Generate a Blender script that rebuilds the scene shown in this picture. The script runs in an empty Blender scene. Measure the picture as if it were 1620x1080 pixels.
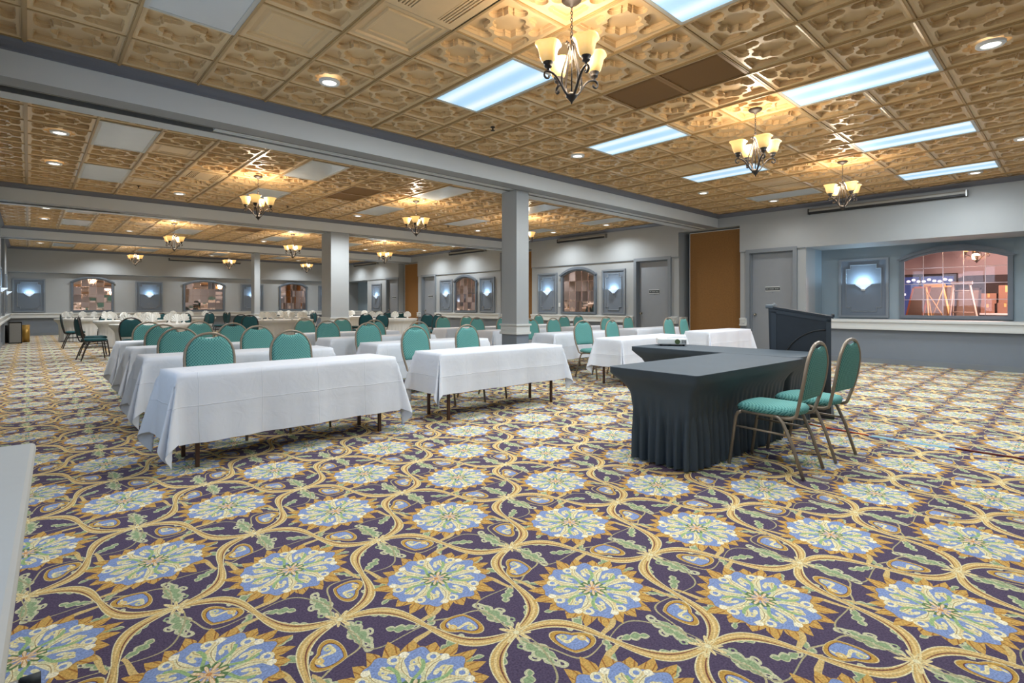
import bpy, bmesh, math, random
from mathutils import Vector, Matrix
from mathutils.geometry import tessellate_polygon
random.seed(7)
C = bpy.context.scene.collection
PI = math.pi
def lin(h):
    h = h.lstrip('#'); r = []
    for i in (0, 2, 4):
        c = int(h[i:i+2], 16) / 255.0
        r.append(c/12.92 if c <= 0.04045 else ((c+0.055)/1.055)**2.4)
    return (r[0], r[1], r[2], 1.0)

# ------------------------------------------------------------------ camera, world, exposure
sc = bpy.context.scene
cd = bpy.data.cameras.new('camera'); cam = bpy.data.objects.new('camera', cd); C.objects.link(cam)
cam.location = (0, 0, 1.2); cam.rotation_euler = (PI/2, 0, math.radians(-42.608))
cd.sensor_width = 36.0; cd.lens = 18.458; cd.shift_y = -0.0352; cd.clip_start = 0.05; cd.clip_end = 200
sc.camera = cam
w = bpy.data.worlds.new('world'); sc.world = w; w.use_nodes = True
w.node_tree.nodes['Background'].inputs[0].default_value = (0.58, 0.77, 1.0, 1)
w.node_tree.nodes['Background'].inputs[1].default_value = 2.6
vs = sc.view_settings
vs.view_transform = 'Standard'; vs.look = 'None'; vs.exposure = 0.12; vs.gamma = 1.0; vs.use_curve_mapping = False
sc.cycles.max_bounces = 7; sc.cycles.diffuse_bounces = 4; sc.cycles.glossy_bounces = 3
sc.cycles.transmission_bounces = 4; sc.cycles.transparent_max_bounces = 8
sc.cycles.sample_clamp_indirect = 6.0; sc.cycles.caustics_reflective = False; sc.cycles.caustics_refractive = False

PANEL_W, CHAND_W, DOWN_W, SCONCE_W = 50.0, 40.0, 95.0, 12.0
FAR_GAIN = 4.0

def add_light(name, kind, loc, power, color, parent=None, **kw):
    l = bpy.data.lights.new(name, kind); l.energy = power; l.color = color
    for k, v in kw.items(): setattr(l, k, v)
    o = bpy.data.objects.new(name, l); o.location = loc; C.objects.link(o)
    if parent: o.parent = parent
    return o

# ------------------------------------------------------------------ layout numbers (metres)
XL, XR, CEIL, YN, YF = -0.62, 13.0, 3.5, -1.45, 28.25
PITCH = 7.335
BEAM_Z = 3.185
GX0, GX = -0.03, 0.661          # ceiling grid in X
GY0, GY = 0.91, 0.663           # ceiling grid in Y (per bay)
BEAMS = [6.32 + PITCH*i for i in range(3)]
BAYS = [(YN, BEAMS[0]), (BEAMS[0]+0.68, BEAMS[1]), (BEAMS[1]+0.68, BEAMS[2]), (BEAMS[2]+0.68, YF)]

# ------------------------------------------------------------------ materials
MATS = {}
def mat(name, col, rough=0.5, metal=0.0, noise=0.0, nscale=20.0, bump=0.0, bscale=200.0, spec=0.5, emit=None, estr=0.0, coat=0.0):
    if name in MATS: return MATS[name]
    m = bpy.data.materials.new(name); m.use_nodes = True; nt = m.node_tree
    b = nt.nodes['Principled BSDF']
    c = lin(col) if isinstance(col, str) else col
    b.inputs['Base Color'].default_value = c; b.inputs['Roughness'].default_value = rough
    b.inputs['Metallic'].default_value = metal; b.inputs['Specular IOR Level'].default_value = spec
    b.inputs['Coat Weight'].default_value = coat
    tc = nt.nodes.new('ShaderNodeTexCoord')
    if noise > 0:
        n = nt.nodes.new('ShaderNodeTexNoise'); n.inputs['Scale'].default_value = nscale; n.inputs['Detail'].default_value = 4
        nt.links.new(tc.outputs['Object'], n.inputs['Vector'])
        mx = nt.nodes.new('ShaderNodeMix'); mx.data_type = 'RGBA'
        mx.inputs[6].default_value = tuple(x*(1-noise) for x in c[:3]) + (1,)
        mx.inputs[7].default_value = tuple(min(1, x*(1+noise)) for x in c[:3]) + (1,)
        nt.links.new(n.outputs[0], mx.inputs[0]); nt.links.new(mx.outputs[2], b.inputs['Base Color'])
    if bump > 0:
        n2 = nt.nodes.new('ShaderNodeTexNoise'); n2.inputs['Scale'].default_value = bscale; n2.inputs['Detail'].default_value = 3
        nt.links.new(tc.outputs['Object'], n2.inputs['Vector'])
        bp = nt.nodes.new('ShaderNodeBump'); bp.inputs['Strength'].default_value = bump; bp.inputs['Distance'].default_value = 0.01
        nt.links.new(n2.outputs[0], bp.inputs['Height']); nt.links.new(bp.outputs[0], b.inputs['Normal'])
    if emit is not None:
        b.inputs['Emission Color'].default_value = lin(emit) if isinstance(emit, str) else emit
        b.inputs['Emission Strength'].default_value = estr
    MATS[name] = m
    return m

wall_m   = mat('wall_paint', '#9b9e9f', 0.55, noise=0.04, nscale=3, bump=0.05, bscale=150)
lower_m  = mat('wainscot_paint', '#747c86', 0.5, noise=0.04, nscale=4)
door_m   = mat('door_paint', '#84888d', 0.45, noise=0.05, nscale=5)
frame_m  = mat('trim_paint', '#767c82', 0.42)
arch_m   = mat('arch_frame_paint', '#5d656e', 0.4)
panel_m  = mat('panel_paint', '#666f7a', 0.75)
niche_m  = mat('niche_paint', '#86949c', 0.5, noise=0.04, nscale=3)
rail_m   = mat('rail_paint', '#c6c7c4', 0.4)
beam_m   = mat('beam_paint', '#c8cdd0', 0.5, noise=0.03, nscale=3)
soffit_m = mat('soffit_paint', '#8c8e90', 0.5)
crown_m  = mat('crown_paint', '#63656e', 0.4)
black_m  = mat('track_black', '#0c0d10', 0.5)
white_m  = mat('white_plastic', '#d9dad8', 0.35)
gold_m   = mat('ceiling_gold', '#d0b184', 0.32, noise=0.08, nscale=8, bump=0.06, bscale=90, spec=0.55)
tee_m    = mat('ceiling_tee', '#a98a5c', 0.38, spec=0.5)
brown_m  = mat('partition_fabric', '#84603a', 0.85, noise=0.22, nscale=30, bump=0.25, bscale=260, spec=0.1)
bronze_m = mat('bronze_tube', '#8b7d6c', 0.36, metal=0.25, noise=0.1, nscale=15)
dkframe_m= mat('black_tube', '#2b2220', 0.4, metal=0.2)
iron_m   = mat('wrought_iron', '#2c231b', 0.6, metal=0.1, noise=0.3, nscale=25)
steel_m  = mat('brushed_steel', '#9a9a98', 0.35, metal=0.7, noise=0.1, nscale=30)
knob_m   = mat('satin_nickel', '#b9b4a8', 0.25, metal=0.9)
leg_m    = mat('brown_leg', '#4d3328', 0.45, metal=0.2)
lam_m    = mat('brown_laminate', '#6b4a32', 0.4)
cloth_m  = mat('white_linen', '#dadde4', 0.85, noise=0.03, nscale=6, bump=0.12, bscale=60, spec=0.2)
ivory_m  = mat('ivory_cover', '#d2d0cb', 0.8, noise=0.03, nscale=6, spec=0.2)
blackcloth_m = mat('black_spandex', '#39444d', 0.6, noise=0.2, nscale=5, spec=0.45)
lect_m   = mat('black_lectern', '#22272d', 0.42, noise=0.35, nscale=6, spec=0.5)
napkin_m = mat('napkin_linen', '#f0eee8', 0.85)
goldbin_m= mat('brass_bin', '#b8924a', 0.35, metal=0.5, noise=0.1, nscale=20)
darkbin_m= mat('dark_bin', '#2c2722', 0.4, metal=0.3)
tabletop_m = mat('white_table_plastic', '#b4b4b0', 0.5, noise=0.02, nscale=20)
grille_m = mat('grille_brown', '#8a6434', 0.5)
grilled_m= mat('grille_dark', '#20150a', 0.8)
diff_off = mat('diffuser_off', '#c2c5c6', 0.22, noise=0.05, nscale=5)
wood_m   = mat('easel_wood', '#c89a5e', 0.5, noise=0.2, nscale=12)
card_m   = mat('cardboard', '#7d5a48', 0.8, noise=0.1, nscale=10)
board_m  = mat('board_grey', '#6e5a4c', 0.7)
storewall_m = mat('store_wall', '#b9a5a4', 0.8)
storedark_m = mat('store_dark', '#3a2c2a', 0.8)
cordo_m  = mat('orange_cord', '#d0552a', 0.5); cordr_m = mat('maroon_cord', '#6e2620', 0.5); tape_m = mat('blue_tape', '#6f9fb8', 0.6)

def add_creases(m):
    nt = m.node_tree; L = nt.links; b = nt.nodes['Principled BSDF']
    tc = nt.nodes.new('ShaderNodeTexCoord'); sx = nt.nodes.new('ShaderNodeSeparateXYZ'); L.new(tc.outputs['Object'], sx.inputs[0])
    wv = nt.nodes.new('ShaderNodeTexNoise'); wv.inputs['Scale'].default_value = 3.0; L.new(tc.outputs['Object'], wv.inputs['Vector'])
    hs = []
    for src, off, per, wd in ((sx.outputs[2], 0.47, 9.0, 0.005), (sx.outputs[0], 0.13, 0.455, 0.004)):
        n = nt.nodes.new('ShaderNodeMath'); n.operation = 'MULTIPLY_ADD'; n.inputs[1].default_value = 0.03; L.new(wv.outputs[0], n.inputs[0]); L.new(src, n.inputs[2])
        p = nt.nodes.new('ShaderNodeMath'); p.operation = 'SUBTRACT'; L.new(n.outputs[0], p.inputs[0]); p.inputs[1].default_value = off + 0.015
        q = nt.nodes.new('ShaderNodeMath'); q.operation = 'PINGPONG'; L.new(p.outputs[0], q.inputs[0]); q.inputs[1].default_value = per/2
        r = nt.nodes.new('ShaderNodeMapRange'); r.interpolation_type = 'SMOOTHSTEP'; L.new(q.outputs[0], r.inputs[0])
        r.inputs[1].default_value = 0.0; r.inputs[2].default_value = wd; r.inputs[3].default_value = 1.0; r.inputs[4].default_value = 0.0; hs.append(r)
    ad = nt.nodes.new('ShaderNodeMath'); ad.operation = 'MAXIMUM'; L.new(hs[0].outputs[0], ad.inputs[0]); L.new(hs[1].outputs[0], ad.inputs[1])
    wr = nt.nodes.new('ShaderNodeTexNoise'); wr.inputs['Scale'].default_value = 7.0; wr.inputs['Detail'].default_value = 3; wr.inputs['Distortion'].default_value = 1.5; L.new(tc.outputs['Object'], wr.inputs['Vector'])
    sm = nt.nodes.new('ShaderNodeMath'); sm.operation = 'MULTIPLY_ADD'; sm.inputs[1].default_value = 1.1; L.new(wr.outputs[0], sm.inputs[0]); L.new(ad.outputs[0], sm.inputs[2])
    bp = nt.nodes.new('ShaderNodeBump'); bp.inputs['Strength'].default_value = 0.5; bp.inputs['Distance'].default_value = 0.006
    L.new(sm.outputs[0], bp.inputs['Height']); L.new(bp.outputs[0], b.inputs['Normal'])
add_creases(cloth_m)
def fabric(name, base, dot, scale):
    m = bpy.data.materials.new(name); m.use_nodes = True; nt = m.node_tree; b = nt.nodes['Principled BSDF']
    b.inputs['Roughness'].default_value = 0.8; b.inputs['Specular IOR Level'].default_value = 0.2
    tc = nt.nodes.new('ShaderNodeTexCoord'); vo = nt.nodes.new('ShaderNodeTexVoronoi'); vo.inputs['Scale'].default_value = scale
    vo.inputs['Randomness'].default_value = 0.0
    vo.voronoi_dimensions = '2D'
    sx = nt.nodes.new('ShaderNodeSeparateXYZ'); nt.links.new(tc.outputs['Object'], sx.inputs[0])
    ad = nt.nodes.new('ShaderNodeMath'); ad.operation = 'ADD'; nt.links.new(sx.outputs[1], ad.inputs[0]); nt.links.new(sx.outputs[2], ad.inputs[1])
    p1 = nt.nodes.new('ShaderNodeMath'); p1.operation = 'ADD'; nt.links.new(sx.outputs[0], p1.inputs[0]); nt.links.new(ad.outputs[0], p1.inputs[1])
    p2 = nt.nodes.new('ShaderNodeMath'); p2.operation = 'SUBTRACT'; nt.links.new(sx.outputs[0], p2.inputs[0]); nt.links.new(ad.outputs[0], p2.inputs[1])
    cb = nt.nodes.new('ShaderNodeCombineXYZ'); nt.links.new(p1.outputs[0], cb.inputs[0]); nt.links.new(p2.outputs[0], cb.inputs[1])
    nt.links.new(cb.outputs[0], vo.inputs['Vector'])
    r = nt.nodes.new('ShaderNodeValToRGB'); r.color_ramp.elements[0].position = 0.26; r.color_ramp.elements[0].color = lin(dot)
    r.color_ramp.elements[1].position = 0.42; r.color_ramp.elements[1].color = lin(base)
    nt.links.new(vo.outputs['Distance'], r.inputs[0]); nt.links.new(r.outputs[0], b.inputs['Base Color'])
    bp = nt.nodes.new('ShaderNodeBump'); bp.inputs['Strength'].default_value = 0.3; bp.inputs['Distance'].default_value = 0.004
    nt.links.new(vo.outputs['Distance'], bp.inputs['Height']); nt.links.new(bp.outputs[0], b.inputs['Normal'])
    return m
teal_m = fabric('teal_fabric', '#6ba19a', '#36706f', 42.0)
dkteal_m = mat('dark_teal_fabric', '#1d4448', 0.8, noise=0.2, nscale=30, spec=0.25)

def lamp_mat(name, col, strength, edge=None):
    m = bpy.data.materials.new(name); m.use_nodes = True; nt = m.node_tree
    b = nt.nodes['Principled BSDF']; b.inputs['Base Color'].default_value = lin(col)
    b.inputs['Emission Color'].default_value = lin(edge or col); b.inputs['Emission Strength'].default_value = strength
    b.inputs['Roughness'].default_value = 0.35
    return m
bulb_m  = lamp_mat('warm_bulb', '#fff0cc', 6.0)
shade_m = lamp_mat('amber_glass', '#d8b87c', 0.80, '#f4c070')
_nt = shade_m.node_tree; _b = _nt.nodes['Principled BSDF']; _tc = _nt.nodes.new('ShaderNodeTexCoord'); _sx = _nt.nodes.new('ShaderNodeSeparateXYZ')
_nt.links.new(_tc.outputs['Object'], _sx.inputs[0]); _mr = _nt.nodes.new('ShaderNodeMapRange'); _mr.interpolation_type = 'SMOOTHSTEP'
for _k, _v in ((1, -0.53), (2, -0.41), (3, 0.38), (4, 1.05)): _mr.inputs[_k].default_value = _v
_nt.links.new(_sx.outputs[2], _mr.inputs[0]); _nt.links.new(_mr.outputs[0], _b.inputs['Emission Strength'])     # glass glows most around the bulb
down_m  = lamp_mat('downlight_lens', '#fffaf0', 4.0)
sconce_m= lamp_mat('sconce_glass', '#e6f2ff', 0.75, '#cfe6ff')
sign_m  = mat('sign_plate', '#3c3f40', 0.5)
# lit diffuser: two tubes show through the lens as bright bands
def diffuser_on():
    m = bpy.data.materials.new('diffuser_on'); m.use_nodes = True; nt = m.node_tree; b = nt.nodes['Principled BSDF']
    b.inputs['Base Color'].default_value = lin('#8fa4b4'); b.inputs['Roughness'].default_value = 0.3
    tc = nt.nodes.new('ShaderNodeTexCoord'); sx = nt.nodes.new('ShaderNodeSeparateXYZ'); nt.links.new(tc.outputs['Object'], sx.inputs[0])
    ab = nt.nodes.new('ShaderNodeMath'); ab.operation = 'ABSOLUTE'; nt.links.new(sx.outputs[0], ab.inputs[0])
    r = nt.nodes.new('ShaderNodeValToRGB'); e = r.color_ramp.elements
    e[0].position = 0.0; e[0].color = lin('#9fcbee'); e[1].position = 0.33; e[1].color = lin('#a8d4f0')
    for p, c in ((0.06, '#a6d0f0'), (0.17, '#eef8ff'), (0.27, '#a9d8f4')):
        x = r.color_ramp.elements.new(p); x.color = lin(c)
    nt.links.new(ab.outputs[0], r.inputs[0]); nt.links.new(r.outputs[0], b.inputs['Emission Color'])
    b.inputs['Emission Strength'].default_value = 0.86
    return m
diff_on = diffuser_on()
def mirror_mat():
    m = bpy.data.materials.new('copper_mirror'); m.use_nodes = True; nt = m.node_tree; b = nt.nodes['Principled BSDF']
    b.inputs['Base Color'].default_value = (0.88, 0.64, 0.56, 1); b.inputs['Metallic'].default_value = 1.0; b.inputs['Roughness'].default_value = 0.03
    return m
mirror_m = mirror_mat()
bevel_m = mat('mirror_bevel', '#e0bcae', 0.12, metal=0.9)
def glass_mat(name, tint, gloss):
    m = bpy.data.materials.new(name); m.use_nodes = True; nt = m.node_tree
    for n in list(nt.nodes):
        if n.type == 'BSDF_PRINCIPLED': nt.nodes.remove(n)
    out = [n for n in nt.nodes if n.type == 'OUTPUT_MATERIAL'][0]
    t = nt.nodes.new('ShaderNodeBsdfTransparent'); t.inputs[0].default_value = tint
    g = nt.nodes.new('ShaderNodeBsdfGlossy'); g.inputs[1].default_value = 0.02; g.inputs[0].default_value = (1, 0.85, 0.8, 1)
    mx = nt.nodes.new('ShaderNodeMixShader'); mx.inputs[0].default_value = gloss
    nt.links.new(t.outputs[0], mx.inputs[1]); nt.links.new(g.outputs[0], mx.inputs[2]); nt.links.new(mx.outputs[0], out.inputs[0])
    return m
rose_m = glass_mat('rose_glass', (0.97, 0.83, 0.79, 1), 0.06)
clear_m = glass_mat('clear_glass', (0.97, 0.98, 1.0, 1), 0.04)

# ------------------------------------------------------------------ carpet (node-built woven pattern)
def carpet_material():
    m = bpy.data.materials.new('patterned_carpet'); m.use_nodes = True; nt = m.node_tree
    L = nt.links
    class E:
        def __init__(s, k): s.k = k
        def __add__(s, o): return op('ADD', s, o)
        __radd__ = __add__
        def __sub__(s, o): return op('SUBTRACT', s, o)
        def __rsub__(s, o): return op('SUBTRACT', o, s)
        def __mul__(s, o): return op('MULTIPLY', s, o)
        __rmul__ = __mul__
        def __truediv__(s, o): return op('DIVIDE', s, o)
        def __lt__(s, o): return op('LESS_THAN', s, o)
        def __gt__(s, o): return op('GREATER_THAN', s, o)
        def __neg__(s): return op('MULTIPLY', s, -1.0)
    def op(kind, *a):
        n = nt.nodes.new('ShaderNodeMath'); n.operation = kind
        for i, x in enumerate(a):
            if isinstance(x, E): L.new(x.k, n.inputs[i])
            else: n.inputs[i].default_value = float(x)
        return E(n.outputs[0])
    sin = lambda x: op('SINE', x); cos = lambda x: op('COSINE', x); ab = lambda x: op('ABSOLUTE', x); sq = lambda x: op('SQRT', x)
    flo = lambda x: op('FLOOR', x); fra = lambda x: op('FRACT', x)
    mn = lambda x, y: op('MINIMUM', x, y); mxx = lambda x, y: op('MAXIMUM', x, y)
    AND = lambda x, y: op('MULTIPLY', x, y)
    hyp = lambda x, y: sq(x*x + y*y)
    geo = nt.nodes.new('ShaderNodeNewGeometry'); sx = nt.nodes.new('ShaderNodeSeparateXYZ'); L.new(geo.outputs['Position'], sx.inputs[0])
    X, Y = E(sx.outputs[0]), E(sx.outputs[1])
    p = (X - 1.317)*(1/0.443); q = (Y - 1.924)*(1/0.515)
    a = (p + q)*0.5; b = (p - q)*0.5
    def mix(base, mask, col):
        n = nt.nodes.new('ShaderNodeMix'); n.data_type = 'RGBA'
        if isinstance(base, str): n.inputs[6].default_value = lin(base)
        else: L.new(base, n.inputs[6])
        if isinstance(col, str): n.inputs[7].default_value = lin(col)
        else: L.new(col, n.inputs[7])
        L.new(mask.k, n.inputs[0]); return n.outputs[2]
    GROUND, BLUE, CREAM, PEACH = '#54485e', '#8496c0', '#e2d8ae', '#e4cba4'
    # --- junction frame (vines, heart leaves, sprigs)
    ja = a - (flo(a) + 0.5); jb = b - (flo(b) + 0.5)
    par = op('FLOORED_MODULO', flo(a) + flo(b) + 1.0, 2.0)
    u = ja + par*(jb - ja); v = jb + par*(ja - jb)
    s = op('SIGN', v + 1e-5)
    uu = u*s; vv = v*s
    col = GROUND
    def disc(col, x, y, cx, cy, ro, ri, cc, hole):
        d = hyp(x - cx, y - cy); col = mix(col, d < ro, cc)
        return mix(col, d < ri, hole) if ri > 0 else col
    # acanthus sprigs beside every junction and small leaf curls along the vines
    def sprig(col, cx, cy, ang, ln, wd, k, bend=0.25, curl=0.0):
        ca_, sa_ = math.cos(ang), math.sin(ang)
        ex = (vv - cx)*0.68; ey = (uu - cy)*0.68
        t = (ex*ca_ + ey*sa_)*(1.0/ln); n = ey*ca_ - ex*sa_
        tc = mxx(mn(t, 1.0), 0.0)
        n2 = n - (ln*bend)*tc*tc
        w_ = wd*sq(sin(tc*PI))*(0.48 + 0.52*ab(sin(tc*(PI*k) + 0.5)))
        if curl:
            col = disc(col, t*ln, n2, ln*0.93, curl*0.35, abs(curl)*0.8, abs(curl)*0.36, '#c8c4a0', GROUND)
            if ln > 0.12:
                col = disc(col, t*ln, n2, ln*0.42, wd*0.62, 0.021, 0.009, '#c8c4a0', GROUND)
                col = disc(col, t*ln, n2, ln*0.62, -wd*0.58, 0.019, 0.008, '#c8c4a0', GROUND)
                col = disc(col, t*ln, n2, ln*0.24, -wd*0.50, 0.016, 0.007, '#a3b088', GROUND)
        col = mix(col, ab(n2) < w_*0.62, '#c2c09c')
        return mix(col, ab(n2 - wd*0.06) < w_*0.62 - wd*0.20, '#8fa27a')
    col = sprig(col, 0.02, -0.04, -1.05, 0.185, 0.056, 4, 0.25, 0.030)
    col = sprig(col, 0.08, -0.08, -0.45, 0.11, 0.032, 3, -0.35, -0.018)
    col = sprig(col, 0.40, 0.19, -2.5, 0.11, 0.042, 3, 0.3, -0.020)
    col = sprig(col, 0.46, -0.01, -1.0, 0.105, 0.040, 3, -0.4, -0.020)
    col = sprig(col, 0.06, 0.16, 1.1, 0.115, 0.040, 3, 0.35, 0.020)
    col = sprig(col, 0.05, -0.28, -1.5, 0.115, 0.042, 3, -0.4, 0.020)
    col = sprig(col, 0.17, 0.21, 0.2, 0.09, 0.024, 2, 0.5, 0.014)
    # thin cream tendrils
    tl = ab(u + 0.16*sin(v*(2*PI)) + 0.03*cos(v*18.0)); col = mix(col, tl < 0.006, '#b3a780')
    tl2 = ab(v + 0.20*sin(u*(2*PI)) - 0.03*cos(u*15.0)); col = mix(col, tl2 < 0.0055, '#a9a07c')
    # medallion frame
    ca = a - op('ROUND', a, 0.0); cb = b - op('ROUND', b, 0.0)
    dx = 0.443*(ca + cb); dy = 0.515*(ca - cb)
    r = hyp(dx, dy); th = op('ARCTAN2', dy, dx)
    for A_, B_, g in ((ca, cb, 1.0), (cb, ca, -1.0)):
        tm = AND(ab(B_ - 0.055*g*sin(A_*15.0)) < (0.022 - 0.02*ab(ab(A_)*5.6 - 2.2)), ab(A_) > 0.30)
        col = mix(col, tm, '#d0b478')
    # vines
    A = 0.108
    for P_, Q_ in ((u, v), (v, u)):
        sn = sin(Q_*(2*PI)); d = (P_ - A*sn)*0.58
        asn = ab(sn); sg = op('SIGN', sn)
        wv = 0.0125 + 0.0095*asn
        col = mix(col, ab(d) < wv, '#ddd2a6')
        col = mix(col, ab(d) < wv - 0.0045, '#ccab6c')
        col = mix(col, ab(d - 0.004*sg) < 0.0035*asn + 0.0005, '#e0c58a')
        col = mix(col, ab(d + 0.010*sg) < 0.0028*asn, '#7d4f40')
    # heart leaves
    ex = (vv - 0.30)*0.68; ey = (uu + 0.035)*0.68
    hr = hyp(ex*0.66, ey - 0.35*ab(ex + 0.0) + 0.012)
    col = mix(col, hr < 0.056, '#d8c694')
    col = mix(col, hr < 0.0535, '#bb9348')
    col = mix(col, hr < 0.043, '#6a3f3c')
    col = mix(col, hr < 0.0405, BLUE)
    hw = ab(ey - 0.010 - 0.020*sin(ex*66.0))
    col = mix(col, AND(hw < 0.009, hr < 0.038), '#e4d6a4')
    dh1 = hyp(ex - 0.034, ey - 0.022); col = mix(col, AND(dh1 < 0.017, AND(dh1 > 0.006, hr < 0.043)), '#dcbc78')
    dh2 = hyp(ex + 0.034, ey - 0.016); col = mix(col, AND(dh2 < 0.015, AND(dh2 > 0.005, hr < 0.043)), '#c9c492')
    # junction flowers
    jx = 0.443*(ja + jb); jy = 0.515*(ja - jb); rj = hyp(jx, jy); tj = op('ARCTAN2', jy, jx)
    fl = 0.040 + 0.018*cos(tj*9.0) + 0.010*sin(tj*4.0)
    col = mix(col, rj < fl, '#decb96'); col = mix(col, AND(rj < fl*0.6, ab(sin(tj*9.0)) < 0.45), '#bd9456'); col = mix(col, rj < 0.011, CREAM)
    # gold flame petals
    t1 = fra(th*(21/(2*PI)) + 0.12*sin(th*3.0) + 0.9*(r - 0.2))
    saw = 1.0 - ab(t1*2.0 - 0.8)*(1/1.2)
    Ro = 0.205 + 0.075*op('POWER', mxx(saw, 0.0), 1.15)*(0.78 + 0.22*sin(th*5.0 + 1.0))
    col = mix(col, r < Ro, '#c89f57')
    col = mix(col, AND(AND(ab(saw - 0.62) < 0.06, r < Ro), r > 0.2), '#9c6a38')
    Rb = 0.199 + 0.013*sin(th*8.0 + 0.6) + 0.008*sin(th*17.0)
    col = mix(col, r < Rb + 0.004, '#a77f45')
    col = mix(col, r < Rb, BLUE)
    # swirling acanthus scrolls, eight-fold
    def fold(off, k):
        f = fra(th*(k/(2*PI)) + off) - 0.5
        ph = f*(2*PI/k); return r*cos(ph), r*sin(ph)
    x, y = fold(0.0, 8)
    x = x*1.10; y = y*1.10
    yc = 0.020*sin(x*26.0 - 1.9)
    bw = 0.009 + 0.013*ab(sin(x*34.0 + 0.4))
    m1 = AND(ab(y - yc) < bw, AND(x > 0.035, x < 0.208))
    col = disc(col, x, y, 0.186, 0.036, 0.026, 0.012, '#e6dcb4', BLUE)
    col = disc(col, x, y, 0.150, -0.036, 0.019, 0.007, '#dccf9c', BLUE)
    col = mix(col, m1, CREAM)
    col = mix(col, AND(m1, AND(y - yc > 0.005, x > 0.07)), '#d9c48f')
    col = mix(col, AND(ab(y - yc + 0.004) < 0.0016, AND(x > 0.06, x < 0.19)), '#a58f62')
    col = disc(col, x, y, 0.205, -0.004, 0.017, 0.0, '#efe6c8', CREAM)
    x2, y2 = fold(0.5, 8)
    x2 = x2*1.13; y2 = y2*1.13
    lf = hyp((x2 - 0.150)*0.42, y2 - 0.016*sin(x2*44.0)); col = mix(col, lf < 0.0165, '#dfd4a4')
    lf2 = hyp((x2 - 0.095)*0.5, y2 + 0.020 - 0.2*(x2 - 0.095)); col = mix(col, lf2 < 0.010, '#cfcfa2')
    lf3 = hyp((x2 - 0.125)*0.6, y2 - 0.030 - 0.35*(x2 - 0.125)); col = mix(col, lf3 < 0.011, '#e2d9b0')
    col = mix(col, AND(ab(y2 - 0.016*sin(x2*44.0)) < 0.002, AND(x2 > 0.12, x2 < 0.185)), '#b29c68')
    col = mix(col, AND(ab(y2 - 0.012*sin(x2*36.0)) < 0.008, AND(x2 > 0.04, x2 < 0.175)), '#98b27c')
    col = mix(col, AND(ab(y2) < 0.016, AND(x2 > 0.035, x2 < 0.066)), '#5f7a52')
    st = 0.036 + 0.020*cos(th*8.0) + 0.006*sin(th*3.0)
    col = mix(col, r < st, PEACH); col = mix(col, AND(r < st, ab(sin(th*8.0)) > 0.86), '#bd925c'); col = mix(col, r < 0.009, '#c98f5a')
    # pile speckle
    tn = nt.nodes.new('ShaderNodeTexNoise'); tn.inputs['Scale'].default_value = 140.0; tn.inputs['Detail'].default_value = 1
    L.new(geo.outputs['Position'], tn.inputs['Vector'])
    tn2 = nt.nodes.new('ShaderNodeTexNoise'); tn2.inputs['Scale'].default_value = 1.3; tn2.inputs['Detail'].default_value = 3
    L.new(geo.outputs['Position'], tn2.inputs['Vector'])
    f = 0.36 + 1.16*E(tn.outputs[0]) + 0.14*(E(tn2.outputs[0]) - 0.5)
    vm = nt.nodes.new('ShaderNodeVectorMath'); vm.operation = 'SCALE'; L.new(col, vm.inputs[0]); L.new(f.k, vm.inputs['Scale'])
    bs = nt.nodes['Principled BSDF']; L.new(vm.outputs[0], bs.inputs['Base Color'])
    bs.inputs['Roughness'].default_value = 0.95; bs.inputs['Specular IOR Level'].default_value = 0.15
    bp = nt.nodes.new('ShaderNodeBump'); bp.inputs['Strength'].default_value = 0.35; bp.inputs['Distance'].default_value = 0.004
    L.new(tn.outputs[0], bp.inputs['Height']); L.new(bp.outputs[0], bs.inputs['Normal'])
    return m
carpet_m = carpet_material()

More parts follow.
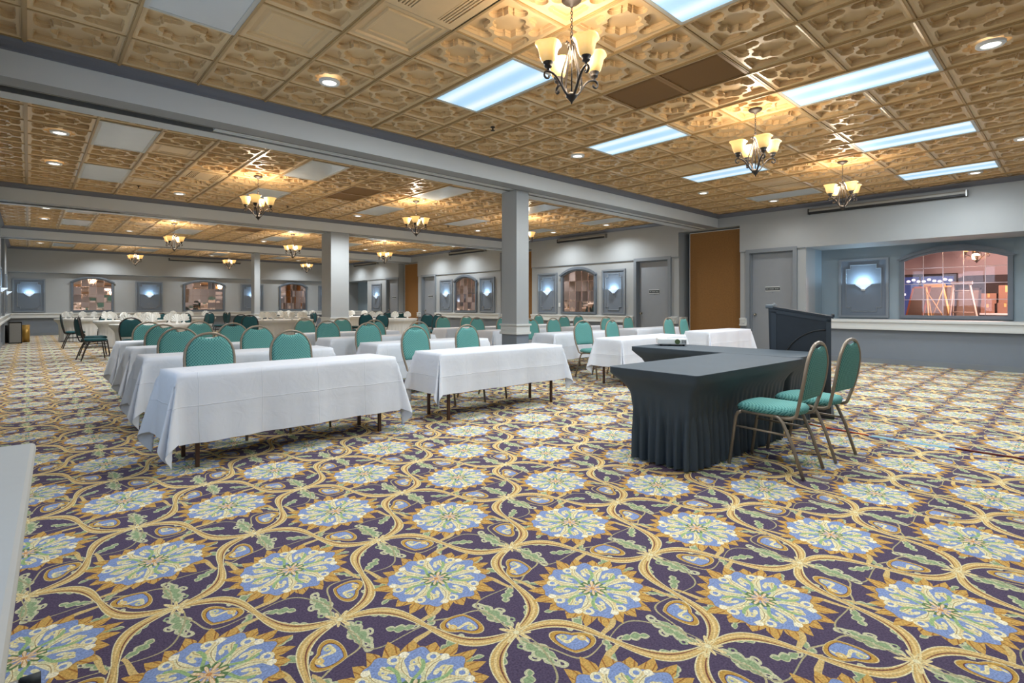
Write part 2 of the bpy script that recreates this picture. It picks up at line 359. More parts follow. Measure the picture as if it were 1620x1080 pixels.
# ------------------------------------------------------------------ mesh helpers
class MB:
    def __init__(s): s.v = []; s.f = []; s.mi = []; s.sm = []
    def add(s, vs, fs, mi=0, smooth=False):
        o = len(s.v); s.v += [tuple(v) for v in vs]
        for f in fs: s.f.append(tuple(i+o for i in f)); s.mi.append(mi); s.sm.append(smooth)
        return s
    def box(s, x0, x1, y0, y1, z0, z1, mi=0, bev=0.0):
        if x0 > x1: x0, x1 = x1, x0
        if y0 > y1: y0, y1 = y1, y0
        if z0 > z1: z0, z1 = z1, z0
        if bev <= 0:
            vs = [(x, y, z) for z in (z0, z1) for y in (y0, y1) for x in (x0, x1)]
            return s.add(vs, [(0, 2, 3, 1), (4, 5, 7, 6), (0, 1, 5, 4), (2, 6, 7, 3), (0, 4, 6, 2), (1, 3, 7, 5)], mi)
        bm = bmesh.new(); bmesh.ops.create_cube(bm, size=1.0)
        for v in bm.verts: v.co = Vector(((x0+x1)/2 + v.co.x*(x1-x0), (y0+y1)/2 + v.co.y*(y1-y0), (z0+z1)/2 + v.co.z*(z1-z0)))
        bmesh.ops.bevel(bm, geom=bm.edges[:], offset=bev, segments=2, profile=0.5, affect='EDGES')
        bm.verts.index_update()
        s.add([v.co[:] for v in bm.verts], [[v.index for v in f.verts] for f in bm.faces], mi); bm.free(); return s
    def tube(s, pts, r, n=8, mi=0, closed=False, rx=None, caps=True, smooth=True):
        pts = [Vector(p) for p in pts]; N = len(pts); rs = r if isinstance(r, (list, tuple)) else [r]*N
        vs = []; up = None
        for i, p in enumerate(pts):
            a_ = pts[(i-1) % N] if (closed or i > 0) else pts[i]; b_ = pts[(i+1) % N] if (closed or i < N-1) else pts[i]
            t = (b_ - a_).normalized()
            if up is None:
                up = Vector((0, 0, 1)) if abs(t.z) < 0.9 else Vector((1, 0, 0))
            up = (up - t*up.dot(t))
            up = up.normalized() if up.length > 1e-5 else t.orthogonal().normalized()
            sd = t.cross(up)
            for k in range(n):
                an = 2*PI*k/n; vs.append(p + up*(math.cos(an)*rs[i]) + sd*(math.sin(an)*rs[i]*(rx or 1.0)))
        fs = []
        for i in range(N if closed else N-1):
            j = (i+1) % N
            for k in range(n): fs.append((i*n+k, i*n+(k+1) % n, j*n+(k+1) % n, j*n+k))
        s.add(vs, fs, mi, smooth)
        if caps and not closed:
            o = len(s.v) - N*n
            s.f.append(tuple(o+k for k in reversed(range(n)))); s.mi.append(mi); s.sm.append(False)
            s.f.append(tuple(o+(N-1)*n+k for k in range(n))); s.mi.append(mi); s.sm.append(False)
        return s
    def lathe(s, prof, n=20, c=(0, 0, 0), mi=0, smooth=True, wob=None):
        vs = []
        for j, (r, z) in enumerate(prof):
            for k in range(n):
                an = 2*PI*k/n; rr = r*(wob(j, an) if wob else 1.0)
                vs.append((c[0]+rr*math.cos(an), c[1]+rr*math.sin(an), c[2]+z))
        fs = [(j*n+k, j*n+(k+1) % n, (j+1)*n+(k+1) % n, (j+1)*n+k) for j in range(len(prof)-1) for k in range(n)]
        return s.add(vs, fs, mi, smooth)
    def prism(s, poly, axis, d0, d1, mi=0):
        # poly: 2D points; axis 'x','y','z' is the extrusion axis
        def P(u, v, d): return (d, u, v) if axis == 'x' else ((u, d, v) if axis == 'y' else (u, v, d))
        n = len(poly); vs = [P(u, v, d0) for u, v in poly] + [P(u, v, d1) for u, v in poly]
        tri = tessellate_polygon([[Vector((u, v, 0)) for u, v in poly]])
        fs = [tuple(t) for t in tri] + [tuple(n+i for i in reversed(t)) for t in tri]
        fs += [(i, (i+1) % n, n+(i+1) % n, n+i) for i in range(n)]
        return s.add(vs, fs, mi)
    def mesh(s, name, mats, fix=True):
        me = bpy.data.meshes.new(name); me.from_pydata(s.v, [], s.f)
        for m in (mats if isinstance(mats, (list, tuple)) else [mats]): me.materials.append(m)
        me.polygons.foreach_set('material_index', s.mi); me.polygons.foreach_set('use_smooth', s.sm)
        if fix:
            bm = bmesh.new(); bm.from_mesh(me); bmesh.ops.recalc_face_normals(bm, faces=bm.faces); bm.to_mesh(me); bm.free()
        me.update(); return me
    def obj(s, name, mats, parent=None, loc=(0, 0, 0), rotz=0.0, fix=True):
        return put(name, s.mesh(name, mats, fix), parent, loc, rotz)
def put(name, me, parent=None, loc=(0, 0, 0), rotz=0.0):
    o = bpy.data.objects.new(name, me); C.objects.link(o); o.location = loc
    if rotz: o.rotation_euler = (0, 0, rotz)
    if parent: o.parent = parent
    return o
def tag(o, label=None, cat=None, group=None, kind=None):
    if label: o['label'] = label
    if cat: o['category'] = cat
    if group: o['group'] = group
    if kind: o['kind'] = kind
    return o
def thing(name, label, cat, loc=(0, 0, 0), rotz=0.0, group=None, kind=None):
    return tag(put(name, None, None, loc, rotz), label, cat, group, kind)
def struct(o, label, cat): return tag(o, label, cat, None, 'structure')
def dup(root, loc, rotz=0.0, label=None, group=None):
    r = root.copy(); C.objects.link(r); r.location = loc; r.rotation_euler = (0, 0, rotz)
    if label: r['label'] = label
    if group: r['group'] = group
    for ch in root.children:
        c = ch.copy(); C.objects.link(c); c.parent = r
        for g in ch.children:
            d = g.copy(); C.objects.link(d); d.parent = c
    return r

# ------------------------------------------------------------------ room shell
# doors, pockets and recesses in the right wall (intervals in Y)
DOORS = [(4.50, 5.55), (7.72, 8.80), (19.05, 20.09), (22.18, 23.26)]
POCKETS = [(5.76 + PITCH*i, 7.43 + PITCH*i) for i in range(3)]
NICHES = [(YN, 4.26), (25.27, YF + 0.3)]
XN, HEAD = 14.05, 2.52
f = MB().box(XL-0.3, 18.6, YN-0.2, YF+0.5, -0.12, 0.0).obj('floor', carpet_m)
struct(f, 'patterned purple, gold and blue medallion carpet covering the whole hall', 'floor')
def wall_box(name, label, mats, *boxes):
    mb = MB()
    for b in boxes: mb.box(*b[:6], mi=b[6] if len(b) > 6 else 0)
    return struct(mb.obj(name, mats), label, 'wall')
# upper right wall (one band with pocket notches) and lower wall pieces between openings
cuts = sorted(DOORS + POCKETS + NICHES)
solid = []; y = YN
for c0, c1 in cuts:
    if c0 > y + 0.01: solid.append((y, c0))
    y = max(y, c1)
up = []; y = YN
for c0, c1 in POCKETS:
    up.append((XR-0.03, XR+0.6, y, c0, HEAD, CEIL+0.1)); up.append((XR-0.03, XR+0.6, c0, c1, BEAM_Z-0.005, CEIL+0.1)); y = c1
up.append((XR-0.03, XR+0.6, y, YF+0.5, HEAD, CEIL+0.1))
up.append((XR+0.6, XN+0.15, YN-0.2, 4.26+0.15, HEAD, HEAD+0.12)); up.append((XR+0.6, XN+0.15, 25.12, YF+0.5, HEAD, HEAD+0.12))
wall_box('wall_right', 'pale grey upper band of the long right wall above doors and mirrors', [wall_m], *up)
lowb = []
for y0, y1 in solid: lowb += [(XR, XR+0.6, y0, y1, 0.70, HEAD, 0), (XR, XR+0.6, y0, y1, 0, 0.70, 1)]
wall_box('wall_right_lower', 'grey right wall between doors, with darker wainscot below the rail', [wall_m, lower_m], *lowb)
pk = []
for y0, y1 in POCKETS: pk += [(XR+0.55, XR+0.75, y0-0.1, y1+0.1, 0, BEAM_Z)]
wall_box('wall_pocket', 'dark back of the partition storage pockets in the right wall', [lower_m], *pk)
for i, (n0, n1, lab) in enumerate([(YN, 4.26, 'blue-grey recessed alcove wall with sconce panel and tinted window'), (25.27, YF+0.3, 'shadowed grey recessed alcove wall in the far right corner')]):
    bx = []
    if i == 0:   # leave the opening of window_1
        wy0, wy1, wz0, wz1 = 0.93, 2.69, 0.93, 2.36
        bx += [(XN, XN+0.15, n0, wy0, 0.7, HEAD), (XN, XN+0.15, wy1, n1+0.15, 0.7, HEAD), (XN, XN+0.15, wy0, wy1, 0.7, wz0), (XN, XN+0.15, wy0, wy1, wz1, HEAD)]
        bx += [(XR+0.6, XN, n1, n1+0.12, 0.7, HEAD)]
        bx += [(XR, XN+0.15, n0, n1-0.001, 0, 0.70, 1)]
    else:
        bx += [(XN, XN+0.15, n0-0.15, n1, 0, HEAD), (XR+0.6, XN, n0-0.12, n0, 0.0, HEAD), (XR, XN, n0+0.001, n1, 0, 0.70, 1)]
    wall_box('wall_alcove', lab, [niche_m, lower_m], *bx)
# far wall: upper band forward, recessed wall behind, wainscot
wall_box('wall_far', 'pale grey far wall with a projecting soffit over sconces and mirrors', [wall_m, lower_m, niche_m],
         (XL-0.2, XN, YF, YF+0.5, HEAD, CEIL+0.1, 0), (XL-0.2, XN+0.2, YF+0.22, YF+0.5, 0.7, HEAD, 0), (XL-0.2, XN+0.2, YF, YF+0.5, 0, 0.70, 1))
# left wall with daylight windows beside the camera (out of frame) and near wall
LW = [(-0.6, 1.9), (2.5, 5.0)]
lb = [(XL-0.2, XL, YN-0.2, YF+0.3, 2.75, CEIL+0.1, 0), (XL-0.2, XL, YN-0.2, YF+0.3, 0.0, 0.70, 1), (XL-0.2, XL, YN-0.2, 5.6, 0.70, 0.95, 0),
      (XL-0.2, XL, YN-0.2, LW[0][0], 0.95, 2.75, 0), (XL-0.2, XL, LW[0][1], LW[1][0], 0.95, 2.75, 0), (XL-0.2, XL, LW[1][1], YF+0.3, 0.70, 2.75, 0)]
wall_box('wall_left', 'grey left wall seen edge-on at the left border', [wall_m, lower_m], *lb)
NW = [(7.6, 9.4)]
nb = [(XL-0.2, XN+0.15, YN-0.2, YN, 2.75, CEIL+0.1, 0), (XL-0.2, XN+0.15, YN-0.2, YN, 0, 0.7, 0)]
xx = XL-0.2
for a0, a1 in NW: nb.append((xx, a0, YN-0.2, YN, 0.7, 2.75, 0)); xx = a1
nb.append((xx, XN+0.15, YN-0.2, YN, 0.7, 2.75, 0))
wall_box('wall_near', 'grey near wall with windows behind the camera', [wall_m], *nb)
wn = 2
for a0, a1, side in [(*LW[0], 'l'), (*LW[1], 'l')] + [(x0, x1, 'n') for x0, x1 in NW]:
    wt = thing('window_%d' % wn, 'daylight window number %d outside the picture beside the camera' % wn, 'window', kind='structure'); wn += 1
    fr = MB(); gl = MB()
    z0, z1 = (0.95, 2.75) if side == 'l' else (0.7, 2.75)
    for k in range(3):
        t = a0 + (a1-a0)*k/2
        if side == 'l': fr.box(XL-0.14, XL-0.06, t-0.03, t+0.03, z0, z1)
        else: fr.box(t-0.03, t+0.03, YN-0.14, YN-0.06, z0, z1)
    for zz in (z0+0.03, z1-0.03):
        if side == 'l': fr.box(XL-0.14, XL-0.06, a0, a1, zz-0.03, zz+0.03)
        else: fr.box(a0, a1, YN-0.14, YN-0.06, zz-0.03, zz+0.03)
    if side == 'l': gl.box(XL-0.103, XL-0.097, a0, a1, z0, z1)
    else: gl.box(a0, a1, YN-0.103, YN-0.097, z0, z1)
    fr.obj('frame', frame_m, wt); gl.obj('pane', clear_m, wt)

# rails (chair rail ledge) and baseboards
def rail_profile(mb, x, y0, y1, s):     # s=-1: projects to -x
    for d, z0, z1 in ((0.10, 0.85, 0.885), (0.075, 0.745, 0.85), (0.10, 0.70, 0.745), (0.04, 0.885, 0.90)):
        mb.box(x, x + s*d, y0, y1, z0, z1)
RAILS = [(8.85, 13.10), (14.80, 19.00), (13.18+0.02, 13.45), (8.855-0.0, 8.85)]
tr = 1
for (y0, y1, lab) in [(8.86, 13.08, 'pale grey ledge rail under the middle mirror, between door and pocket'), (14.80, 19.0, 'pale grey ledge rail under the farther mirror of the right wall'),
                      (YN, 4.28, 'long pale ledge below the alcove window at the right'), (25.0, YF, 'pale ledge below the far corner alcove')]:
    mb = MB(); rail_profile(mb, XR, y0, y1, -1)
    if y0 == YN or y0 == 25.0: mb.box(XR, XN, max(y0, YN), (y1 if y0 == YN else y1), 0.70, 0.895)
    struct(mb.obj('trim_%d' % tr, rail_m), lab, 'rail'); tr += 1
mb = MB()
for d, z0, z1 in ((0.10, 0.85, 0.885), (0.075, 0.745, 0.85), (0.10, 0.70, 0.745), (0.04, 0.885, 0.90)):
    mb.box(XL, XR, YF, YF-d, z0, z1)
mb.box(XL, XR+1, YF, YF+0.22, 0.70, 0.895)
struct(mb.obj('trim_%d' % tr, rail_m), 'pale ledge rail along the whole far wall', 'rail'); tr += 1
mb = MB()
for d, z0, z1 in ((0.10, 0.85, 0.885), (0.075, 0.745, 0.85), (0.10, 0.70, 0.745)): mb.box(XL, XL+d, 17.5, YF, z0, z1)
struct(mb.obj('trim_%d' % tr, rail_m), 'pale ledge rail along the left wall', 'rail'); tr += 1
# small rail ends on wall strips and pocket jambs
for y0, y1, lab in [(7.46, 7.70, 'short pale rail end between brown partition and middle door'), (5.57, 5.74, 'short pale rail end left of the nearest right-hand door'),
                    (22.0, 22.16, 'short pale rail end by the far door'), (20.12, 20.40, 'short pale rail end beside the orange-brown far partition')]:
    mb = MB(); rail_profile(mb, XR, y0, y1, -1); mb.box(XR-0.125, XR-0.02, y0+0.05, y1-0.05, 0.77, 0.83)
    struct(mb.obj('trim_%d' % tr, rail_m), lab, 'rail'); tr += 1
for i, (y0, y1) in enumerate(POCKETS):
    mb = MB(); mb.box(XR, XR+0.32, y1, y1-0.08, 0.70, 0.885)
    struct(mb.obj('trim_%d' % tr, rail_m), ['pale rail return inside the nearest partition pocket', 'pale rail return inside the second partition pocket', 'pale rail return inside the farthest partition pocket'][i], 'rail'); tr += 1
def baseboard(name, label, boxes):
    mb = MB()
    for (x0, x1, y0, y1, dx, dy) in boxes:
        mb.box(x0, x1, y0, y1, 0, 0.085); mb.box(x0+dx, x1-dx if dx else x1, y0+dy, y1-dy if dy else y1, 0.085, 0.10)
    struct(mb.obj(name, frame_m), label, 'baseboard')
baseboard('baseboard_right', 'grey baseboard along the right wall', [(XR-0.03, XR, y0, y1, 0.006, 0) for y0, y1 in [(YN, 4.26)] + solid + [(25.27, YF)]])
baseboard('baseboard_far', 'grey baseboard along the far wall', [(XL, XR, YF-0.03, YF, 0, 0.006)])
baseboard('baseboard_left', 'grey baseboard along the left wall', [(XL, XL+0.03, 5.6, YF, 0.006, 0)])

# header line, thin ledge between upper and lower right wall
mb = MB()
for y0, y1 in [(7.44, 7.70), (8.82, 13.09), (14.78, 19.03), (20.11, 20.41), (5.57, 5.74), (22.0, 22.16), (23.28, 25.26), (4.27, 4.48)]:
    mb.box(XR-0.04, XR+0.001, y0, y1, HEAD-0.012, HEAD+0.004)
struct(mb.obj('trim_%d' % tr, frame_m), 'thin shadow line moulding where the upper right wall steps out', 'moulding'); tr += 1

# ------------------------------------------------------------------ beams
for i, y in enumerate(BEAMS):
    t = thing('beam', 'painted grey ceiling beam with partition track, %s from the camera' % ['nearest', 'second', 'third'][i], 'beam', kind='structure')
    m = MB(); m.box(XL, XR, y, y+0.24, BEAM_Z, CEIL); m.box(XL, XR, y+0.46, y+0.68, BEAM_Z, CEIL); m.box(XL, XR, y+0.24, y+0.46, BEAM_Z+0.10, CEIL, 1)
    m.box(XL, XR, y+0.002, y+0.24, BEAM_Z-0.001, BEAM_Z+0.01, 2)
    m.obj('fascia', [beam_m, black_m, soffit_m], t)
    cr = MB()
    for yy, s in ((y, -1), (y+0.68, 1)):
        prof = [(yy, 3.415), (yy+s*0.012, 3.415), (yy+s*0.018, 3.43), (yy+s*0.05, 3.445), (yy+s*0.085, 3.475), (yy+s*0.10, 3.50), (yy, 3.50)]
        cr.prism(prof, 'x', XL, XR)
    cr.obj('crown_moulding', crown_m, t)
    x0 = [1.55, 1.45, 1.60][i]
    rr = MB(); rr.box(x0, XR, y+0.27, y+0.43, BEAM_Z+0.012, BEAM_Z+0.11); rr.box(x0, XR, y+0.345, y+0.355, BEAM_Z+0.004, BEAM_Z+0.012)
    rr.obj('track_cover', white_m, t)
    tk = MB()
    for dy in (0.255, 0.445): tk.box(XL, XR, y+dy-0.006, y+dy+0.006, BEAM_Z-0.004, BEAM_Z+0.10)
    tk.obj('track_rail', steel_m, t)
# crown along right, far and left walls
mb = MB()
for y0, y1 in BAYS:
    x = XR-0.03
    mb.prism([(x, 3.415), (x-0.012, 3.415), (x-0.018, 3.43), (x-0.05, 3.445), (x-0.085, 3.475), (x-0.10, 3.5), (x, 3.5)], 'y', y0, y1)
    x = XL
    mb.prism([(x, 3.415), (x+0.012, 3.415), (x+0.05, 3.445), (x+0.10, 3.5), (x, 3.5)], 'y', y0, y1)
yy = YF
mb.prism([(yy, 3.415), (yy-0.012, 3.415), (yy-0.05, 3.445), (yy-0.10, 3.5), (yy, 3.5)], 'x', XL, XR)
struct(mb.obj('trim_%d' % tr, crown_m), 'dark blue-grey crown moulding where walls meet the gold ceiling', 'moulding'); tr += 1
# columns
def column(x0, x1, y0, y1, lab):
    t = thing('column', lab, 'column', kind='structure')
    MB().box(x0, x1, y0, y1, 0.70, BEAM_Z+0.002).obj('shaft', wall_m, t)
    MB().box(x0, x1, y0, y1, 0, 0.70).obj('base', lower_m, t)
    m = MB(); m.box(x0-0.03, x1+0.03, y0-0.03, y1+0.03, 0.70, 0.74); m.box(x0-0.015, x1+0.015, y0-0.015, y1+0.015, 0.74, 0.85); m.box(x0-0.035, x1+0.035, y0-0.035, y1+0.035, 0.85, 0.88)
    m.obj('rail_band', rail_m, t)
column(6.15, 6.44, 6.57, 6.95, 'slim square grey column under the nearest beam')
column(5.99, 6.50, 13.72, 14.33, 'thick square beige-grey column under the second beam')
column(6.30, 6.50, 21.3, 21.7, 'thin pale column under the third beam')

# ------------------------------------------------------------------ ceiling
ceil = struct(MB().box(XL-0.2, XN+0.2, YN-0.2, YF+0.5, CEIL+0.07, CEIL+0.14).obj('ceiling', gold_m), 'gold embossed metal tile ceiling in a grid', 'ceiling')
def arc(cx, cy, r, a0, a1, n): return [(cx + r*math.cos(math.radians(a0+(a1-a0)*i/n)), cy + r*math.sin(math.radians(a0+(a1-a0)*i/n))) for i in range(n+1)]
def inset(poly, d):
    n = len(poly); ar = sum(poly[i][0]*poly[(i+1) % n][1]-poly[(i+1) % n][0]*poly[i][1] for i in range(n)); s = 1 if ar > 0 else -1
    out = []
    for i in range(n):
        p0, p1, p2 = Vector(poly[i-1]), Vector(poly[i]), Vector(poly[(i+1) % n])
        e1 = (p1-p0); e2 = (p2-p1)
        n1 = Vector((-e1.y, e1.x)).normalized()*s; n2 = Vector((-e2.y, e2.x)).normalized()*s
        b = n1+n2
        b = n1 if b.length < 1e-4 else b/max(0.35, b.length_squared/2)
        out.append((p1 + b*d)[:])
    return out
def tile_mesh(name, seg, steps):
    polys = []
    cen = []
    for k in range(4):
        q = arc(0.315, 0, 0.195, -62, 62, seg) + [(0.37, 0.172), (0.37, 0.37), (0.172, 0.37)]
        for (x, y) in q:
            c, s = [(1, 0), (0, 1), (-1, 0), (0, -1)][k]; cen.append((x*c - y*s, x*s + y*c))
    polys.append(cen)
    for k in range(4):
        cor = [(0.84, 0.84), (0.84, 0.35)] + arc(0.665, 0.225, 0.165, 25, -180, seg+3) + [(0.50, 0.30), (0.455, 0.30), (0.455, 0.455), (0.30, 0.455), (0.30, 0.50)] + arc(0.225, 0.665, 0.165, 270, 65, seg+3) + [(0.35, 0.84)]
        for pl in (cor,):
            c, s = [(1, 0), (0, 1), (-1, 0), (0, -1)][k]; polys.append([(x*c - y*s, x*s + y*c) for x, y in pl])
    H = 0.66/2
    mb = MB()
    rim = [(0.90, 0.90), (-0.90, 0.90), (-0.90, -0.90), (0.90, -0.90)]
    outer = [(0.955, 0.955), (-0.955, 0.955), (-0.955, -0.955), (0.955, -0.955)]
    # frame: tee flange level z=0 (lowest) , bevel up to field z=0.010
    vs = [(x*H, y*H, 0.004) for x, y in outer] + [(x*H, y*H, 0.012) for x, y in rim]
    mb.add(vs, [(i, (i+1) % 4, 4+(i+1) % 4, 4+i) for i in range(4)])
    vs = [(x*1.0*H, y*1.0*H, 0.014) for x, y in [(1, 1), (-1, 1), (-1, -1), (1, -1)]] + [(x*H, y*H, 0.004) for x, y in outer]
    mb.add(vs, [(i, (i+1) % 4, 4+(i+1) % 4, 4+i) for i in range(4)])
    loops = [[Vector((x*H, y*H, 0)) for x, y in rim]] + [[Vector((x*H, y*H, 0)) for x, y in pl] for pl in polys]
    flat = [v for l in loops for v in l]
    zf = 0.012
    mb.add([(v.x, v.y, zf) for v in flat], [tuple(t) for t in tessellate_polygon(loops)])
    for pl in polys:
        prev = pl; z = zf; n = len(pl)
        for d, dz in steps:
            cur = inset(pl, d)
            vs = [(x*H, y*H, z) for x, y in prev] + [(x*H, y*H, zf+dz) for x, y in cur]
            mb.add(vs, [(i, (i+1) % n, n+(i+1) % n, n+i) for i in range(n)])
            prev = cur; z = zf+dz
        mb.add([(x*H, y*H, z) for x, y in prev], [tuple(t) for t in tessellate_polygon([[Vector((x, y, 0)) for x, y in prev]])])
    return mb
tile_hi = tile_mesh('ceiling_tile', 8, [(0.008, 0.028), (0.024, 0.030), (0.030, 0.052)])
tile_lo = tile_mesh('ceiling_tile_far', 5, [(0.024, 0.050)])
def panel_tile():
    H = 0.33; mb = MB(); lv = [(1, 0.014), (0.955, 0.004), (0.90, 0.012), (0.80, 0.012), (0.77, 0.03), (0.66, 0.035), (0.62, 0.02), (0.56, 0.02), (0.53, 0.03)]
    for (a, za), (b, zb) in zip(lv, lv[1:]):
        vs = [(x*a*H, y*a*H, za) for x, y in ((1, 1), (-1, 1), (-1, -1), (1, -1))] + [(x*b*H, y*b*H, zb) for x, y in ((1, 1), (-1, 1), (-1, -1), (1, -1))]
        mb.add(vs, [(i, (i+1) % 4, 4+(i+1) % 4, 4+i) for i in range(4)])
    a, za = lv[-1]; mb.add([(x*a*H, y*a*H, za) for x, y in ((1, 1), (-1, 1), (-1, -1), (1, -1))], [(0, 1, 2, 3)]); return mb
hi_me = tile_hi.mesh('ceiling_tile', gold_m); pan_me = panel_tile().mesh('flat_ceiling_tile', gold_m)
LIGHT_K = (1, 5, 9, 13, 17); LIGHT_R = (0, 4)            # cells of the 2-cell long troffers, rows from GY0
LIT = {(0, 5, 4), (0, 5, 0), (0, 9, 0), (0, 9, 4), (0, 13, 0), (0, 13, 4), (0, 17, 0)}
VENTS = {(0, 7, 3): 'grille', (0, 7, 2): 'grille', (1, 7, 2): 'grille', (1, 7, 3): 'grille', (1, 3, 3): 'vent', (2, 3, 3): 'vent', (2, 7, 2): 'grille', (0, 3, 3): 'vent', (0, 15, 4): 'vent'}
PANELS = {(0, 2, 5), (0, 3, 4), (0, 16, 4), (1, 2, 1), (1, 2, 5), (0, 12, 5), (1, 15, 3)}
DOWN = [(x, 1.89 + 2.06*j + PITCH*i) for i in range(4) for j in range(2) for x in (0.30, 12.15) if not (i == 0)] + [(12.07, 1.26), (12.05, 4.6), (0.30, 3.95)] \
     + [(x, 5.26 + PITCH*i) for i in range(4) for x in (2.28, 6.21, 10.16)] + [(6.24, 0.55), (10.1, 0.55), (2.28, 0.55)]
CH = [(x, 2.6 + PITCH*i) for i in range(4) for x in (3.0, 6.27, 9.57)]
far_mb = MB(); ntile = 0
cells = []
for i in range(4):
    for k in range(-1, 20):
        for r in range(-4, 9):
            cx = GX0 + GX*(k+0.5); cy = GY0 + PITCH*i + GY*(r+0.5)
            y0, y1 = BAYS[i]
            if cy - 0.33 > y1 - 0.02 or cy + 0.33 < y0 + 0.02 or cx + 0.33 < XL+0.05: continue
            if cx - 0.33 > XR - 0.1: continue
            if any(k == kk and r in (rr, rr+1) for kk in LIGHT_K for rr in LIGHT_R): continue
            if (i, k, r) in VENTS: continue
            cells.append((math.hypot(cx, cy) if cy > -0.4 else 99, i, k, r, cx, cy))
cells.sort()
for n, (d, i, k, r, cx, cy) in enumerate(cells):
    y0, y1 = BAYS[i]
    sx_ = 1.0
    if cx + 0.33 > XR - 0.03: sx_ = max(0.05, (XR - 0.03 - (cx-0.33))/0.66); cx = (cx-0.33) + 0.33*sx_
    if cx - 0.33 < XL: nx = (cx+0.33-XL)/0.66; cx = XL + 0.33*nx; sx_ = nx
    sy_ = 1.0
    if cy - 0.33 < y0: ny = (cy+0.33-y0)/0.66; cy = y0 + 0.33*ny; sy_ = max(0.05, ny)
    if cy + 0.33 > y1: ny = (y1-(cy-0.33))/0.66; cy = (cy-0.33) + 0.33*ny; sy_ = max(0.05, ny)
    if n < 290:
        o = put('ceiling_tile', pan_me if (i, k, r) in PANELS else hi_me, ceil, (cx, cy, CEIL)); o.scale = (sx_, sy_, 1)
    else:
        far_mb.add([(cx + x*sx_, cy + y*sy_, CEIL + z) for x, y, z in tile_lo.v], tile_lo.f)
tag(far_mb.obj('far_ceiling_tiles', gold_m, ceil, fix=False), kind='stuff')
for i in range(4):
    y0, y1 = BAYS[i]
    for k in range(-0, 20):
        x = GX0 + GX*k
        m = MB(); m.box(x-0.018, x+0.018, y0, y1, CEIL-0.006, CEIL+0.02); m.box(x-0.010, x+0.010, y0, y1, CEIL-0.014, CEIL-0.006)
        m.obj('ceiling_rail', tee_m, ceil)
cr = MB()
for i in range(4):
    y0, y1 = BAYS[i]
    for r in range(-4, 10):
        y = GY0 + PITCH*i + GY*r
        if y0 < y < y1: cr.box(XL, XR-0.03, y-0.008, y+0.008, CEIL-0.002, CEIL+0.014)
tag(cr.obj('cross_tees', tee_m, ceil), kind='stuff')

# ------------------------------------------------------------------ ceiling fixtures
BAYN = ['first bay', 'second bay', 'third bay', 'last bay']
COLN = ['leftmost', 'second', 'middle', 'fourth', 'rightmost']
def light_frame():
    m = MB()
    for a, b, c, d in ((-0.325, -0.285, -0.655, 0.655), (0.285, 0.325, -0.655, 0.655), (-0.285, 0.285, -0.655, -0.625), (-0.285, 0.285, 0.625, 0.655)):
        m.box(a, b, c, d, -0.008, 0.02)
    return m
lf_me = light_frame().mesh('frame', mat('troffer_frame', '#b8b6ae', 0.4))
dm = MB(); dm.box(-0.285, 0.285, -0.625, 0.625, -0.004, 0.012)
don_me = dm.mesh('diffuser', diff_on); doff_me = dm.mesh('diffuser', diff_off)
for i in range(4):
    for kk, k in enumerate(LIGHT_K):
        for r in LIGHT_R:
            cx = GX0 + GX*(k+0.5); cy = GY0 + PITCH*i + GY*(r+1)
            lit = (i, k, r) in LIT
            if i == 3 and r == 0 and k > 9: pass
            t = thing('ceiling_light', '%s ceiling troffer, %s row of the %s, %s of five' % ('glowing' if lit else 'unlit', 'nearer' if r == 0 else 'farther', BAYN[i], COLN[kk]), 'light', (cx, cy, CEIL-0.002), group='fluorescent ceiling troffers')
            put('frame', lf_me, t); put('diffuser', don_me if lit else doff_me, t)
            if lit:
                add_light('troffer_lamp', 'AREA', (cx, cy, CEIL-0.03), PANEL_W, (0.80, 0.92, 1.0), shape='RECTANGLE', size=0.56, size_y=1.24)
# downlights
dl = MB(); dl.lathe([(0.068, -0.004), (0.072, -0.012), (0.098, -0.012), (0.105, -0.004), (0.105, 0.012)], 24)
dl_me = dl.mesh('trim_ring', white_m)
le = MB(); le.lathe([(0.0001, -0.003), (0.03, -0.004), (0.068, -0.004)], 24); le_me = le.mesh('lens', down_m)
for n, (x, y) in enumerate(sorted(DOWN, key=lambda p: (p[1], p[0]))):
    b = min(3, int((y + 1.0)//PITCH))
    side = 'left edge' if x < 1 else ('right edge' if x > 11.5 else ('left column' if x < 4 else ('middle column' if x < 8 else 'right column')))
    rank = 'near' if (y - PITCH*b) < 1 else ('front' if (y - PITCH*b) < 2.5 else ('back' if (y-PITCH*b) < 4.9 else 'far'))
    t = thing('downlight', 'round white recessed downlight, %s of the %s, %s row' % (side, BAYN[b], rank), 'light', (x, y, CEIL), group='recessed ceiling downlights')
    put('trim_ring', dl_me, t); put('lens', le_me, t)
    add_light('downlight_lamp', 'SPOT', (x, y, CEIL-0.03), DOWN_W*(FAR_GAIN if y > 7 else 1)*(0.45 if (x > 11.5 or x < 1 or y > 26.5) else 1), ((0.90, 0.96, 1.0) if y > 7 else (1.0, 0.97, 0.93)), spot_size=math.radians(150), spot_blend=0.8, shadow_soft_size=0.06)
